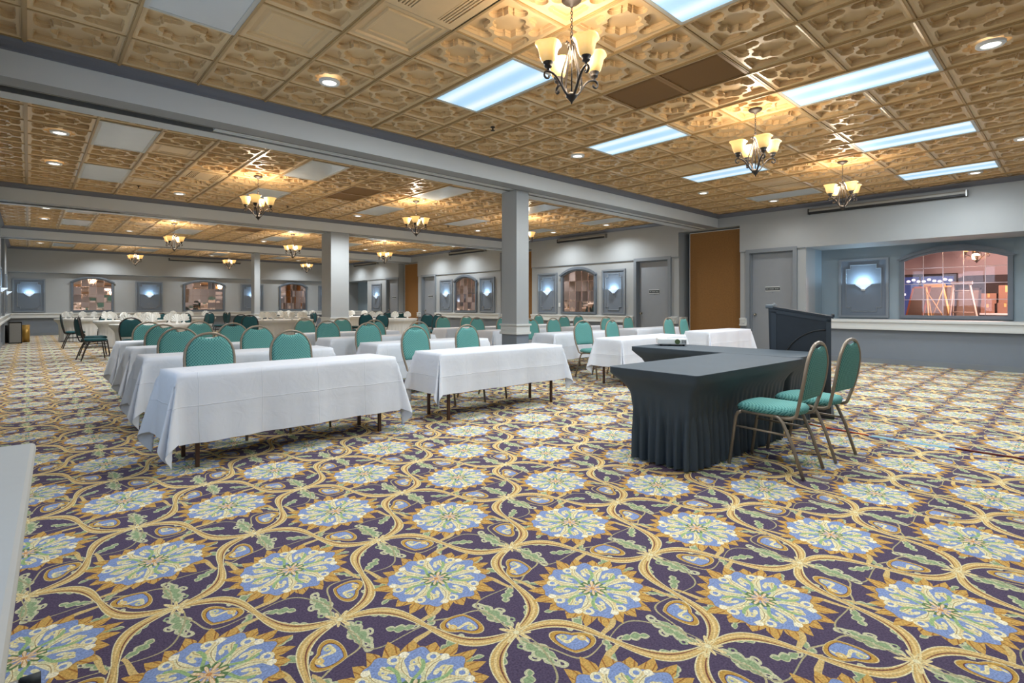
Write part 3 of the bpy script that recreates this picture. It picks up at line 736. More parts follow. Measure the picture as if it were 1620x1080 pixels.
# grilles and vents
for (i, k, r), kind in VENTS.items():
    cx = GX0 + GX*(k+0.5); cy = GY0 + PITCH*i + GY*(r+0.5)
    rown = ['near', 'near-middle', 'middle', 'farther', 'far', 'farthest'][r]
    if kind == 'grille':
        t = thing('air_grille', 'brown slatted square return grille, %s cell of the %s' % (rown, BAYN[i]), 'vent', (cx, cy, CEIL), group='brown return air grilles')
        m = MB()
        for a, b, c, d in ((-0.33, -0.30, -0.33, 0.33), (0.30, 0.33, -0.33, 0.33), (-0.30, 0.30, -0.33, -0.30), (-0.30, 0.30, 0.30, 0.33)): m.box(a, b, c, d, -0.006, 0.02)
        m.obj('frame', grille_m, t); MB().box(-0.30, 0.30, -0.30, 0.30, 0.03, 0.04).obj('backing', grilled_m, t)
        sl = MB()
        for q in range(14):
            x = -0.28 + q*0.043
            sl.add([(x-0.011, -0.3, 0.016), (x+0.004, -0.3, -0.003), (x+0.007, -0.3, 0.0), (x-0.008, -0.3, 0.019), (x-0.011, 0.3, 0.016), (x+0.004, 0.3, -0.003), (x+0.007, 0.3, 0.0), (x-0.008, 0.3, 0.019)],
                   [(0, 1, 5, 4), (1, 2, 6, 5), (2, 3, 7, 6), (3, 0, 4, 7)])
        tag(sl.obj('fine_slats', grille_m, t), kind='stuff')
    else:
        t = thing('air_vent', 'tan square supply vent with side slots, %s cell of the %s' % (rown, BAYN[i]), 'vent', (cx, cy, CEIL), group='tan supply vents')
        m = MB()
        for a, b, c, d in ((-0.33, -0.24, -0.33, 0.33), (0.24, 0.33, -0.33, 0.33), (-0.24, 0.24, -0.33, -0.27), (-0.24, 0.24, 0.27, 0.33)): m.box(a, b, c, d, -0.006, 0.02)
        m.box(-0.12, 0.12, -0.27, 0.27, -0.012, 0.01); m.obj('frame', gold_m, t)
        MB().box(-0.24, 0.24, -0.27, 0.27, 0.03, 0.04).obj('backing', grilled_m, t)
        for sx_ in (-1, 1):
            for q in range(4):
                x = sx_*(0.135 + q*0.027); MB().box(x-0.008, x+0.008, -0.27, 0.27, -0.008, 0.012).obj('slat', gold_m, t)
# sprinkler heads
for x, y in ((4.4, 5.15), (4.4, 12.45), (1.55, 12.3), (8.9, 12.4)):
    t = thing('sprinkler_head', 'small dark fire sprinkler head on the gold ceiling, %s bay %s' % ('first' if y < 7 else 'second', {4.4: 'near the middle left', 1.55: 'at the far left', 8.9: 'at the right'}[x]), 'sprinkler', (x, y, CEIL))
    MB().lathe([(0.03, 0.0), (0.03, -0.008), (0.010, -0.012), (0.010, -0.035)], 10).obj('body', iron_m, t)
    MB().lathe([(0.001, -0.05), (0.028, -0.048), (0.028, -0.046), (0.001, -0.044)], 10).obj('deflector', iron_m, t)

# ------------------------------------------------------------------ chandeliers
def bez(p0, p1, p2, p3, n=10):
    out = []
    for i in range(n+1):
        t = i/n; a = (1-t)**3; b = 3*(1-t)**2*t; c = 3*(1-t)*t*t; d = t**3
        out.append(tuple(a*p0[j] + b*p1[j] + c*p2[j] + d*p3[j] for j in range(len(p0))))
    return out
def chandelier():
    t = thing('chandelier', 'x', 'chandelier')
    MB().lathe([(0.0, 0.0), (0.075, 0.0), (0.075, -0.012), (0.055, -0.03), (0.02, -0.042), (0.012, -0.06), (0.0, -0.06)], 20).obj('canopy', iron_m, t)
    ch = MB()
    for q in range(9):
        z = -0.065 - q*0.026
        pts = [((0.008*math.cos(a) if q % 2 == 0 else 0), (0.008*math.cos(a) if q % 2 else 0), z - 0.014 + 0.017*math.sin(a)) for a in [2*PI*j/10 for j in range(10)]]
        ch.tube(pts, 0.0028, 5, closed=True)
    ch.obj('chain', iron_m, t)
    st = MB(); st.tube([(0, 0, -0.29), (0, 0, -0.74)], 0.006, 8); st.lathe([(0.0, -0.27), (0.012, -0.28), (0.012, -0.30), (0.0, -0.31)], 10)
    st.lathe([(0.0, -0.70), (0.022, -0.705), (0.042, -0.722), (0.042, -0.735), (0.028, -0.748), (0.018, -0.762), (0.008, -0.772), (0.006, -0.785), (0.0, -0.79)], 14); st.obj('stem', iron_m, t)
    for k in range(4):
        an = PI/2*k; R = Matrix.Rotation(an, 3, 'Z')
        def W(pr): return [R @ Vector((r, 0, z)) for r, z in pr]
        a = MB()
        # upper strap: from the curled top down to the hub
        a.tube(W([(0.05, -0.345), (0.04, -0.325), (0.028, -0.33), (0.022, -0.36)] + bez((0.022, -0.36), (0.03, -0.45), (0.10, -0.56), (0.085, -0.64), 8) + bez((0.085, -0.64), (0.075, -0.70), (0.04, -0.72), (0.015, -0.73), 5)), 0.007, 6, rx=1.4)
        # S-arm: hub out and up to the cup, ending in a scroll
        sc_ = [(0.205 + 0.033*math.cos(x)*(1 - 0.11*x/1.0*0.35), -0.60 + 0.033*math.sin(x)*(1 - 0.11*x*0.35)) for x in [PI*0.5 - j*0.42 for j in range(13)]]
        sp = [(0.205 + (0.036 - 0.0022*j)*math.cos(PI*0.6 - j*0.45), -0.612 + (0.036 - 0.0022*j)*math.sin(PI*0.6 - j*0.45)) for j in range(13)]
        a.tube(W(bez((0.015, -0.735), (0.08, -0.72), (0.10, -0.585), (0.19, -0.578), 9) + sp), 0.0075, 6, rx=1.4)
        ob = a.obj('arm', iron_m, t)
        cup = MB(); cx, cy = R @ Vector((0.20, 0, 0)).to_3d() if False else (R @ Vector((0.20, 0, 0)))[:2]
        cup.lathe([(0.006, -0.582), (0.012, -0.57), (0.010, -0.56), (0.026, -0.55), (0.030, -0.54), (0.024, -0.532), (0.038, -0.52), (0.038, -0.512), (0.0, -0.512)], 14, (cx, cy, 0)); cup.obj('cup', iron_m, t)
        sh = MB()
        def wob(j, an2): return 1 + (0.10*max(0, min(j, 8)-4)/3)*math.cos(4*an2)
        sh.lathe([(0.034, -0.515), (0.050, -0.502), (0.062, -0.47), (0.069, -0.44), (0.074, -0.418), (0.084, -0.396), (0.099, -0.382), (0.095, -0.378), (0.080, -0.394), (0.069, -0.418), (0.058, -0.46), (0.030, -0.508)], 20, (cx, cy, 0), wob=wob)
        so = sh.obj('shade', shade_m, t)
        MB().lathe([(0.0, -0.385), (0.016, -0.39), (0.027, -0.402), (0.029, -0.415), (0.020, -0.445), (0.013, -0.47), (0.013, -0.51)], 12, (cx, cy, 0)).obj('bulb', bulb_m, so)
    return t
proto = chandelier()
PLACE = ['leftmost', 'middle', 'rightmost']
for n, (x, y) in enumerate(CH):
    lab = 'bronze scroll chandelier with amber glass shades, %s of the three in the %s' % (PLACE[n % 3], BAYN[n//3])
    rz = [math.radians(72), math.radians(47), math.radians(50)][n % 3] if n < 3 else math.radians([60, 52, 48, 47, 49, 45, 50, 44, 47][n-3])
    if n == 0:
        proto.location = (x, y, CEIL); proto.rotation_euler = (0, 0, rz); proto['label'] = lab; proto['group'] = 'scroll chandeliers'
    else: dup(proto, (x, y, CEIL), rz, lab, 'scroll chandeliers')
    add_light('chandelier_lamp', 'POINT', (x, y, CEIL-0.385), CHAND_W*(1.35 if y > 7 else 1), (1.0, 0.86, 0.68), shadow_soft_size=0.12)

# ------------------------------------------------------------------ doors
for n, (y0, y1) in enumerate(DOORS):
    lab = ['grey flat door at the right, beside the lectern', 'grey flat door with knob between mirror wall and brown partition', 'grey flat door beside the far orange-brown partition', 'grey flat door near the far right corner'][n]
    t = thing('door_%d' % (n+1), lab, 'door', (XR, 0, 0), kind='structure')
    fm = MB()
    for a, b, c, d in ((y0-0.06, y0+0.03, 0, 2.56), (y1-0.03, y1+0.06, 0, 2.56), (y0+0.03, y1-0.03, 2.47, 2.56)): fm.box(-0.045, 0.16, a, b, c, d)
    for a, b, c, d in ((y0+0.03, y0+0.05, 0, 2.47), (y1-0.05, y1-0.03, 0, 2.47), (y0+0.03, y1-0.03, 2.45, 2.47)): fm.box(0.05, 0.16, a, b, c, d)
    fm.obj('door_frame', frame_m, t)
    MB().box(0.10, 0.145, y0+0.035, y1-0.035, 0.008, 2.45).obj('leaf', door_m, t)
    MB().box(0.145, 0.6, y0-0.05, y1+0.05, 0, 2.55).obj('backing', storedark_m, t)
    kn = MB(); ky = y1-0.12
    kn.tube([(0.10, ky, 0.98), (0.06, ky, 0.98)], 0.012, 8); kn.lathe([(0.0, -0.03), (0.02, -0.025), (0.028, 0.0), (0.02, 0.02), (0.0, 0.025)], 12, (0.045, ky, 0.98)); kn.tube([(0.102, ky, 0.98), (0.094, ky, 0.98)], 0.032, 14)
    kn.obj('knob', knob_m, t)
    yc = (y0+y1)/2
    s = MB().box(0.09, 0.10, yc-0.16, yc+0.16, 1.555, 1.635).obj('door_sign', sign_m, t)
    MB().box(0.086, 0.10, yc-0.165, yc+0.165, 1.635, 1.648).box(0.086, 0.10, yc-0.165, yc+0.165, 1.542, 1.555).obj('sign_holder', white_m, s)
    bl = MB()
    for q, (o, wd) in enumerate([(-0.12, 0.05), (-0.055, 0.03), (0.0, 0.06), (0.075, 0.035), (0.12, 0.03)]): bl.box(0.088, 0.092, yc-o-wd/2, yc-o+wd/2, 1.585, 1.605)
    bl.obj('faded_lettering', mat('faded_letter', '#8f9594', 0.6), s)
    MB().box(0.092, 0.10, yc-0.012, yc+0.012, 1.50, 1.525).obj('peephole', frame_m, t)

# ------------------------------------------------------------------ folded partitions (brown panels in the pockets)
for i, (y0, y1) in enumerate(POCKETS):
    t = thing('folding_partition', ['brown fabric folding partition in the pocket beside the nearest right-hand door', 'brown folding partition seen behind the slim column', 'orange-brown folding partition beyond the third pair of far chairs'][i], 'partition', (XR+0.20, 0, 0), group=None)
    MB().box(0.0, 0.10, y0+0.02, y1-0.22, 0.03, BEAM_Z-0.05).obj('panel', brown_m, t)
    MB().box(0.13, 0.23, y0+0.02, y1-0.24, 0.03, BEAM_Z-0.05).obj('panel', brown_m, t)
    m = MB(); m.box(-0.006, 0.106, y0+0.005, y0+0.02, 0.0, BEAM_Z-0.03); m.box(-0.006, 0.106, y1-0.22, y1-0.205, 0.0, BEAM_Z-0.03); m.box(-0.006, 0.106, y0+0.005, y1-0.205, BEAM_Z-0.05, BEAM_Z-0.035); m.box(-0.004, 0.104, y0+0.02, y1-0.22, 0.0, 0.03)
    m.obj('edge_trim', rail_m, t)

# ------------------------------------------------------------------ wall panels with sconces
def sconce_mesh():
    m = MB(); n = 16; prof = [(0.0, -0.10), (0.03, -0.098), (0.05, -0.085), (0.085, -0.05), (0.135, -0.012), (0.155, 0.012), (0.150, 0.016), (0.125, -0.005), (0.07, -0.05), (0.0, -0.085)]
    vs = []
    for r, z in prof:
        for k in range(n+1):
            an = PI*k/n; vs.append((r*math.cos(an), -1.0*r*math.sin(an), z))
    fs = [(j*(n+1)+k, j*(n+1)+k+1, (j+1)*(n+1)+k+1, (j+1)*(n+1)+k) for j in range(len(prof)-1) for k in range(n)]
    m.add(vs, fs, 0, True); return m
sc_me = sconce_mesh().mesh('shade', sconce_m)
br_me = MB().lathe([(0.0, -0.135), (0.012, -0.13), (0.018, -0.115), (0.035, -0.10), (0.035, -0.092), (0.0, -0.09)], 12, (0, -0.03, 0)).box(-0.04, 0.04, -0.012, 0.0, -0.13, -0.03).mesh('bracket', white_m)
def panel_on_wall(idx, pos, rotz, wd, z0, z1, lab, zs=1.67, power=None):
    # local frame: x along the wall, -y out of the wall
    t = thing('wall_panel', 'grey moulded wall panel behind %s' % lab, 'panel', (pos[0], pos[1], 0), rotz, kind='structure')
    h = wd/2; m = MB(); m.box(-h, h, -0.025, 0.0, z0, z1); m.obj('backboard', panel_m, t)
    fr = MB()
    for a, b, c, d in ((-h, -h+0.05, z0, z1), (h-0.05, h, z0, z1), (-h+0.05, h-0.05, z0, z0+0.05), (-h+0.05, h-0.05, z1-0.05, z1)): fr.box(a, b, -0.055, -0.025, c, d)
    fr.obj('panel_frame', frame_m, t)
    g = 0.13; s = 0.09; x = h-g; a0, a1 = z0+g, z1-g
    path = [(-x+s, a0), (x-s, a0), (x-s, a0+s), (x, a0+s), (x, a1-s), (x-s, a1-s), (x-s, a1), (-x+s, a1), (-x+s, a1-s), (-x, a1-s), (-x, a0+s), (-x+s, a0+s)]
    mo = MB(); N = len(path); ins = inset(path, 0.022)
    vs = [(u, -0.025, v) for u, v in path] + [(u, -0.042, v) for u, v in inset(path, 0.004)] + [(u, -0.042, v) for u, v in inset(path, 0.016)] + [(u, -0.025, v) for u, v in ins]
    for l in range(3):
        mo.add(vs[l*N:(l+2)*N], [(i, (i+1) % N, N+(i+1) % N, N+i) for i in range(N)])
    mo.obj('moulding', frame_m, t)
    sct = thing('wall_sconce', 'white half-bowl wall sconce on %s' % lab, 'sconce', (0, 0, 0), group='half-bowl wall sconces')
    R = Matrix.Rotation(rotz, 3, 'Z'); p = Vector((pos[0], pos[1], 0)) + R @ Vector((0, -0.03, 0))
    sct.location = (p.x, p.y, zs); sct.rotation_euler = (0, 0, rotz)
    put('shade', sc_me, sct); put('bracket', br_me, sct)
    q = Vector((pos[0], pos[1], 0)) + R @ Vector((0, -0.14, 0))
    add_light('sconce_lamp', 'POINT', (q.x, q.y, zs+0.0), power or SCONCE_W, (0.52, 0.78, 1.0), shadow_soft_size=0.03)
RW = -PI/2            # right wall: local -y must point to -x  -> rotate -90
def rwp(y0, y1, z1, lab, x=XR, p=None): panel_on_wall(0, (x, (y0+y1)/2), RW, y1-y0, 0.925, z1, lab, power=p)
rwp(2.91, 3.88, 2.27, 'the blue-lit alcove wall at the right', XN, 26.0)
rwp(9.15, 10.01, 2.29, 'the right wall, between middle mirror and middle door')
rwp(11.89, 12.77, 2.29, 'the right wall, between middle mirror and partition')
rwp(15.08, 15.96, 2.29, 'the right wall, nearer side of the farther mirror')
rwp(17.79, 18.66, 2.29, 'the right wall, farther side of the farther mirror')
rwp(23.77, 24.75, 2.29, 'the right wall near the far corner alcove')
FWX = [(-0.49, 0.49, 'far wall at the left corner'), (3.48, 4.5, 'far wall between its two left mirrors'), (7.78, 8.85, 'far wall behind the thin column'), (11.7, 12.7, 'far wall right of the last mirror')]
for x0, x1, lab in FWX: panel_on_wall(0, ((x0+x1)/2, YF+0.22), 0, x1-x0, 0.93, 2.27, 'the ' + lab)
for y, lab in ((20.3, 'left wall nearer the camera'), (25.3, 'left wall near the far corner')): panel_on_wall(0, (XL, y), PI/2, 0.9, 0.93, 2.27, 'the ' + lab)

# ------------------------------------------------------------------ arched tinted mirrors
def arch_pts(w, z0, zs, za, n=12):
    # width w, springing zs, apex za
    h = w/2; rise = za - zs; R = (h*h + rise*rise)/(2*rise); a = math.asin(h/R)
    return [(-h, z0), (h, z0)] + [(R*math.sin(a - 2*a*i/n), za - R + R*math.cos(a - 2*a*i/n)) for i in range(n+1)]
def clip_poly(poly, x0, x1, z0, z1):
    def cl(P, f, g):
        out = []
        for i in range(len(P)):
            a, b = P[i-1], P[i]; fa, fb = f(a), f(b)
            if fa >= 0: 
                if fb < 0: t = fa/(fa-fb); out.append((a[0]+(b[0]-a[0])*t, a[1]+(b[1]-a[1])*t))
            elif fb >= 0: t = fa/(fa-fb); out.append((a[0]+(b[0]-a[0])*t, a[1]+(b[1]-a[1])*t))
            if fb >= 0: out.append(b)
        return out
    P = poly
    for f in (lambda p: p[0]-x0, lambda p: x1-p[0], lambda p: p[1]-z0, lambda p: z1-p[1]):
        P = cl(P, f, None)
        if len(P) < 3: return []
    return P
def arched(t, wd, z0, zs, za, cols, rows, tile_mat, tilt, pane_name, depth=0.0):
    inner = arch_pts(wd-0.16, z0+0.07, zs-0.06, za-0.10)
    outer = arch_pts(wd, z0, zs, za)
    fr = MB(); N = len(inner)
    for ya, yb in ((-0.06, 0.0),):
        vs = [(u, ya, v) for u, v in outer] + [(u, ya, v) for u, v in inner] + [(u, yb, v) for u, v in outer] + [(u, yb, v) for u, v in inner]
        for i in range(N):
            j = (i+1) % N
            fr.add([vs[i], vs[j], vs[N+j], vs[N+i], vs[2*N+i], vs[2*N+j], vs[3*N+j], vs[3*N+i]], [(0, 1, 2, 3), (4, 7, 6, 5), (0, 4, 5, 1), (3, 2, 6, 7)])
    fr.obj('frame', arch_m, t)
    # hood moulding on the arch
    n = 12; h = wd/2+0.03
    hd = MB(); o2 = arch_pts(wd+0.10, zs-0.05, zs-0.02, za+0.03)[2:]; i2 = arch_pts(wd-0.02, zs-0.05, zs-0.05, za-0.05)[2:]
    for (oo, ii, ya, yb) in ((o2, i2, -0.10, -0.05),):
        M = len(oo); vs = [(u, ya, v) for u, v in oo] + [(u, ya, v) for u, v in ii] + [(u, yb, v) for u, v in oo] + [(u, yb, v) for u, v in ii]
        for i in range(M-1):
            j = i+1
            hd.add([vs[i], vs[j], vs[M+j], vs[M+i], vs[2*M+i], vs[2*M+j], vs[3*M+j], vs[3*M+i]], [(0, 1, 2, 3), (4, 7, 6, 5), (0, 4, 5, 1), (3, 2, 6, 7), (0, 3, 7, 4), (1, 5, 6, 2)])
    hd.obj('arch_hood', arch_m, t)
    x0, x1 = -(wd-0.16)/2, (wd-0.16)/2; zA, zB = z0+0.07, za-0.10
    cw, rh = (x1-x0)/cols, (zB-zA)/rows
    bv = MB()
    for ci in range(cols):
        for ri in range(rows):
            P = clip_poly(inner, x0+ci*cw+0.006, x0+(ci+1)*cw-0.006, zA+ri*rh+0.006, zA+(ri+1)*rh-0.006)
            if len(P) < 3: continue
            cx = sum(p[0] for p in P)/len(P); cz = sum(p[1] for p in P)/len(P)
            m = MB(); tx, tz = random.uniform(-tilt, tilt), random.uniform(-tilt, tilt)
            def yy(p, d): return d + (p[0]-cx)*tx + (p[1]-cz)*tz
            m.add([(p[0]-cx, yy(p, -0.014), p[1]-cz) for p in P] + [(p[0]-cx, yy(p, -0.007), p[1]-cz) for p in P],
                  [tuple(range(len(P))), tuple(reversed(range(len(P), 2*len(P))))] + [(i, (i+1) % len(P), len(P)+(i+1) % len(P), len(P)+i) for i in range(len(P))])
            m.obj(pane_name, tile_mat, t, (cx, 0, cz))
    for ci in range(1, cols):
        P = clip_poly(inner, x0+ci*cw-0.006, x0+ci*cw+0.006, zA, zB)
        if len(P) >= 3: bv.prism(P, 'y', -0.020, -0.004)
    for ri in range(1, rows):
        P = clip_poly(inner, x0, x1, zA+ri*rh-0.006, zA+ri*rh+0.006)
        if len(P) >= 3: bv.prism(P, 'y', -0.020, -0.004)
    bv.obj('bevel_strips', bevel_m, t)
MIR = [((XR, 10.965), RW, 1.46, 'arched copper-tinted tile mirror near the middle door on the right wall'), ((XR, 16.885), RW, 1.46, 'arched copper-tinted tile mirror on the right wall beyond the slim column'),
       ((1.99, YF+0.22), 0, 1.42, 'leftmost arched copper-tinted tile mirror on the far wall'), ((6.17, YF+0.22), 0, 1.74, 'middle arched copper-tinted tile mirror on the far wall'), ((10.35, YF+0.22), 0, 1.46, 'rightmost arched copper-tinted tile mirror on the far wall')]
for (p, rz, wd, lab) in MIR:
    t = thing('wall_mirror', lab, 'mirror', (p[0], p[1], 0), rz, group='arched tile mirrors')
    MB().prism(arch_pts(wd-0.1, 0.95, 2.1, 2.32), 'y', -0.003, -0.001).obj('backing', storedark_m, t)
    arched(t, wd, 0.93, 2.20, 2.41, 5, 4, mirror_m, 0.03, 'mirror_tile')
t = thing('window_1', 'arched rose-tinted window in the alcove at the right showing easels behind', 'window', (XN, 1.81, 0), RW, kind='structure')
arched(t, 1.80, 0.92, 2.21, 2.42, 5, 4, rose_m, 0.008, 'pane')
ap = arch_pts(1.72, 0.95, 2.16, 2.37)[2:]
sp_ = [(0.90, 2.0), (0.90, 2.45), (-0.90, 2.45), (-0.90, 2.0), (-0.86, 2.0)] + list(reversed(ap)) + [(0.86, 2.0)]
struct(MB().prism(sp_, 'y', -0.012, 0.10).obj('wall_spandrel', niche_m, None, (XN, 1.81, 0), RW), 'blue-grey wall infill above the arch of the tinted window', 'wall')

# store room behind the tinted window
wall_box('wall_store', 'warm brown walls of the store room behind the tinted window', [storewall_m, storedark_m], (18.4, 18.5, -2.5, 5.4, 0, 3.2), (XN+0.15, 18.5, 5.3, 5.4, 0, 3.2), (XN+0.15, 18.5, -2.6, -2.5, 0, 3.2), (XN+0.15, 18.5, -2.6, 5.4, 2.98, 3.08), (18.1, 18.4, -0.2, 2.15, 0, 1.98, 1))
t = thing('window_8', 'dusk-blue window with string lamps at the back of the store room', 'window', (18.38, 0, 0), kind='structure')
MB().box(-0.03, 0.0, 2.35, 3.9, 0.5, 2.0).obj('pane', mat('dusk_pane', '#2a3a66', 0.3, emit='#4a66b8', estr=0.45), t)
m = MB()
for a, b, c, d in ((2.27, 2.35, 0.45, 2.07), (3.9, 3.98, 0.45, 2.07), (2.35, 3.9, 0.45, 0.5), (2.35, 3.9, 2.0, 2.07), (3.06, 3.10, 0.5, 2.0)): m.box(-0.07, 0.0, a, b, c, d)
m.obj('frame', storedark_m, t)
fl = MB()
for q in range(9): fl.lathe([(0.0, -0.03), (0.035, -0.02), (0.045, 0.0), (0.03, 0.03), (0.0, 0.035)], 8, (-0.06, 2.42+q*0.115, 1.88 + 0.03*math.sin(q*2.0)))
for q in range(5): fl.lathe([(0.0, -0.03), (0.03, -0.02), (0.04, 0.0), (0.03, 0.03), (0.0, 0.035)], 8, (-0.06, 2.6+q*0.21, 1.52 + 0.03*math.sin(q*3.0)))
fl.obj('string_lamp', lamp_mat('string_lamp', '#f4f6ff', 3.0), t)
def easel(y, x, h, top, lean, bot, brace, lab, mt):
    t = thing('easel', lab, 'easel', (x, y, 0), 0.0)
    for s in (-1, 1): MB().tube([(-0.10, s*bot + lean, 0), (0.0, s*top, h)], 0.022, 6).obj('leg', mt, t)
    for s in (-1, 1): MB().tube([(0.50, s*bot*0.9 + lean, 0), (0.03, s*top, h-0.02)], 0.018, 6).obj('rear_leg', mt, t)
    MB().box(-0.03, 0.06, -top-0.05, top+0.05, h-0.05, h+0.015).obj('head_bar', mt, t)
    m = MB()
    if brace: m.tube([(-0.06, bot*0.75+lean*0.5, 0.75), (-0.02, -top*1.1, h-0.12)], 0.011, 6); m.tube([(-0.06, -bot*0.75+lean*0.5, 0.75), (-0.02, top*1.1, h-0.12)], 0.011, 6)
    else:
        for zz in (1.05, 1.52): w_ = bot + (top-bot)*zz/h; m.tube([(-0.10+0.10*zz/h, -w_+lean*(1-zz/h), zz), (-0.10+0.10*zz/h, w_+lean*(1-zz/h), zz)], 0.014, 6)
    m.obj('cross_brace', mt, t)
    MB().box(-0.12, 0.0, -bot-0.04+lean*0.6, bot+0.04+lean*0.6, 0.62, 0.66).obj('ledge', mt, t)
easel(2.36, 15.62, 1.70, 0.15, -0.20, 0.24, True, 'light wooden folding easel with crossed braces behind the tinted window', wood_m)
easel(1.80, 15.05, 1.71, 0.13, -0.06, 0.34, False, 'grey folding easel at the right behind the tinted window', mat('grey_wood', '#b8a294', 0.6))
for q, (x, y, wd, h, ln, lab, mt) in enumerate([(16.05, 2.66, 0.36, 1.66, -0.34, 'orange-framed board leaning left of the wooden easel', mat('frame_orange', '#a85a30', 0.5)), (16.25, 2.36, 0.56, 1.68, -0.20, 'brown-framed board leaning behind the wooden easel', wood_m), (16.15, 1.80, 0.44, 1.60, -0.10, 'dark framed board leaning behind the grey easel', storedark_m)]):
    t = thing('framed_board', lab, 'board', (x, y, 0), 0.0)
    def sh(a, z): return a - ln*(1 - z/h)
    def bar(m, a0, a1, z0, z1, t_): 
        vs = [(xx, sh(a, z), z) for xx in (-t_, t_) for (a, z) in ((a0, z0), (a1, z0), (a1, z1), (a0, z1))]
        m.add(vs, [(0, 1, 2, 3), (7, 6, 5, 4), (0, 4, 5, 1), (1, 5, 6, 2), (2, 6, 7, 3), (3, 7, 4, 0)])
    m = MB()
    for a, b, c, d in ((-wd/2, -wd/2+0.035, 0.0, h), (wd/2-0.035, wd/2, 0.0, h), (-wd/2, wd/2, 0.30, 0.34), (-wd/2, wd/2, h-0.04, h)): bar(m, a, b, c, d, 0.02)
    m.obj('frame', mt, t); m = MB(); bar(m, -wd/2+0.035, wd/2-0.035, 0.34, h-0.04, 0.012); m.obj('board', board_m, t)
t = thing('store_table', 'pinkish store room table carrying cardboard boxes, behind the tinted window', 'table', (16.6, 1.25, 0))
MB().box(-0.3, 0.3, -0.5, 0.5, 0.98, 1.02).obj('tabletop', rail_m, t)
for sx_ in (-1, 1):
    for sy_ in (-1, 1): MB().box(sx_*0.26-0.02, sx_*0.26+0.02, sy_*0.45-0.02, sy_*0.45+0.02, 0, 0.98).obj('leg', storedark_m, t)
for q, (y, z, wd, h, lab) in enumerate([(1.50, 1.0205, 0.24, 0.22, 'cardboard box at the left of the store table'), (1.20, 1.0205, 0.26, 0.24, 'cardboard box at the right of the store table'), (1.48, 1.2425, 0.26, 0.24, 'cardboard box stacked on the left box'), (1.18, 1.2625, 0.26, 0.40, 'tall cardboard box stacked on the right box')]):
    t = thing('cardboard_box', lab, 'box', (16.6, y, z))
    MB().box(-0.2, 0.2, -wd/2, wd/2, 0, h).obj('carton', card_m, t)
    m = MB(); m.box(-0.202, 0.202, -0.02, 0.02, h-0.01, h+0.001); m.box(-0.202, -0.2, -0.02, 0.02, h*0.6, h); m.obj('tape', wood_m, t)
dup(proto, (16.4, 1.69, 2.98), 0.3, 'bronze chandelier hanging in the store room behind the tinted window', 'scroll chandeliers')
add_light('store_fill_light', 'POINT', (15.0, 0.8, 2.5), 400.0, (1.0, 0.94, 0.93), shadow_soft_size=0.15)  # added fill light to brighten the store room; no fixture hangs here

# ------------------------------------------------------------------ projector screens on the walls
def screen(pos, rotz, ln, lab):
    t = thing('screen_case', lab, 'projection screen', pos, rotz, group='roll-up projection screens')
    m = MB(); m.prism([(0.0, 0.055), (-0.09, 0.055), (-0.11, 0.03), (-0.11, -0.01), (0.0, -0.01)], 'x', -ln/2, ln/2); m.obj('case', mat('screen_case', '#8f8d86', 0.4), t)
    m = MB(); m.prism([(-0.01, -0.01), (-0.10, -0.01), (-0.10, -0.045), (-0.06, -0.06), (-0.01, -0.05)], 'x', -ln/2+0.02, ln/2-0.02); m.obj('bottom_slot', black_m, t)
    for s in (-1, 1):
        m = MB(); m.box(s*ln/2-0.012, s*ln/2+0.012, -0.115, 0.0, -0.06, 0.06); m.obj('end_cap', steel_m if s > 0 else black_m, t)
screen((XR-0.03, 2.82, 3.30), RW, 2.7, 'long narrow screen case high above the alcove window at the right')
screen((XR-0.03, 10.8, 3.32), RW, 1.95, 'screen case high above the middle mirror on the right wall')
screen((XR-0.03, 16.7, 3.34), RW, 2.3, 'screen case high above the farther mirror on the right wall')
screen((XR-0.03, 25.3, 3.34), RW, 2.5, 'screen case on the right wall close to the far corner')
screen((6.2, YF, 3.30), 0, 3.0, 'long thin screen case on the far wall above the middle mirror')
t = thing('light_switch', 'small white light switch left of the middle mirror', 'switch', (XR, 11.79, 1.22))
MB().box(-0.01, 0, -0.04, 0.04, -0.065, 0.065).obj('plate', white_m, t); MB().box(-0.018, -0.01, -0.008, 0.008, -0.015, 0.015).obj('toggle', white_m, t)

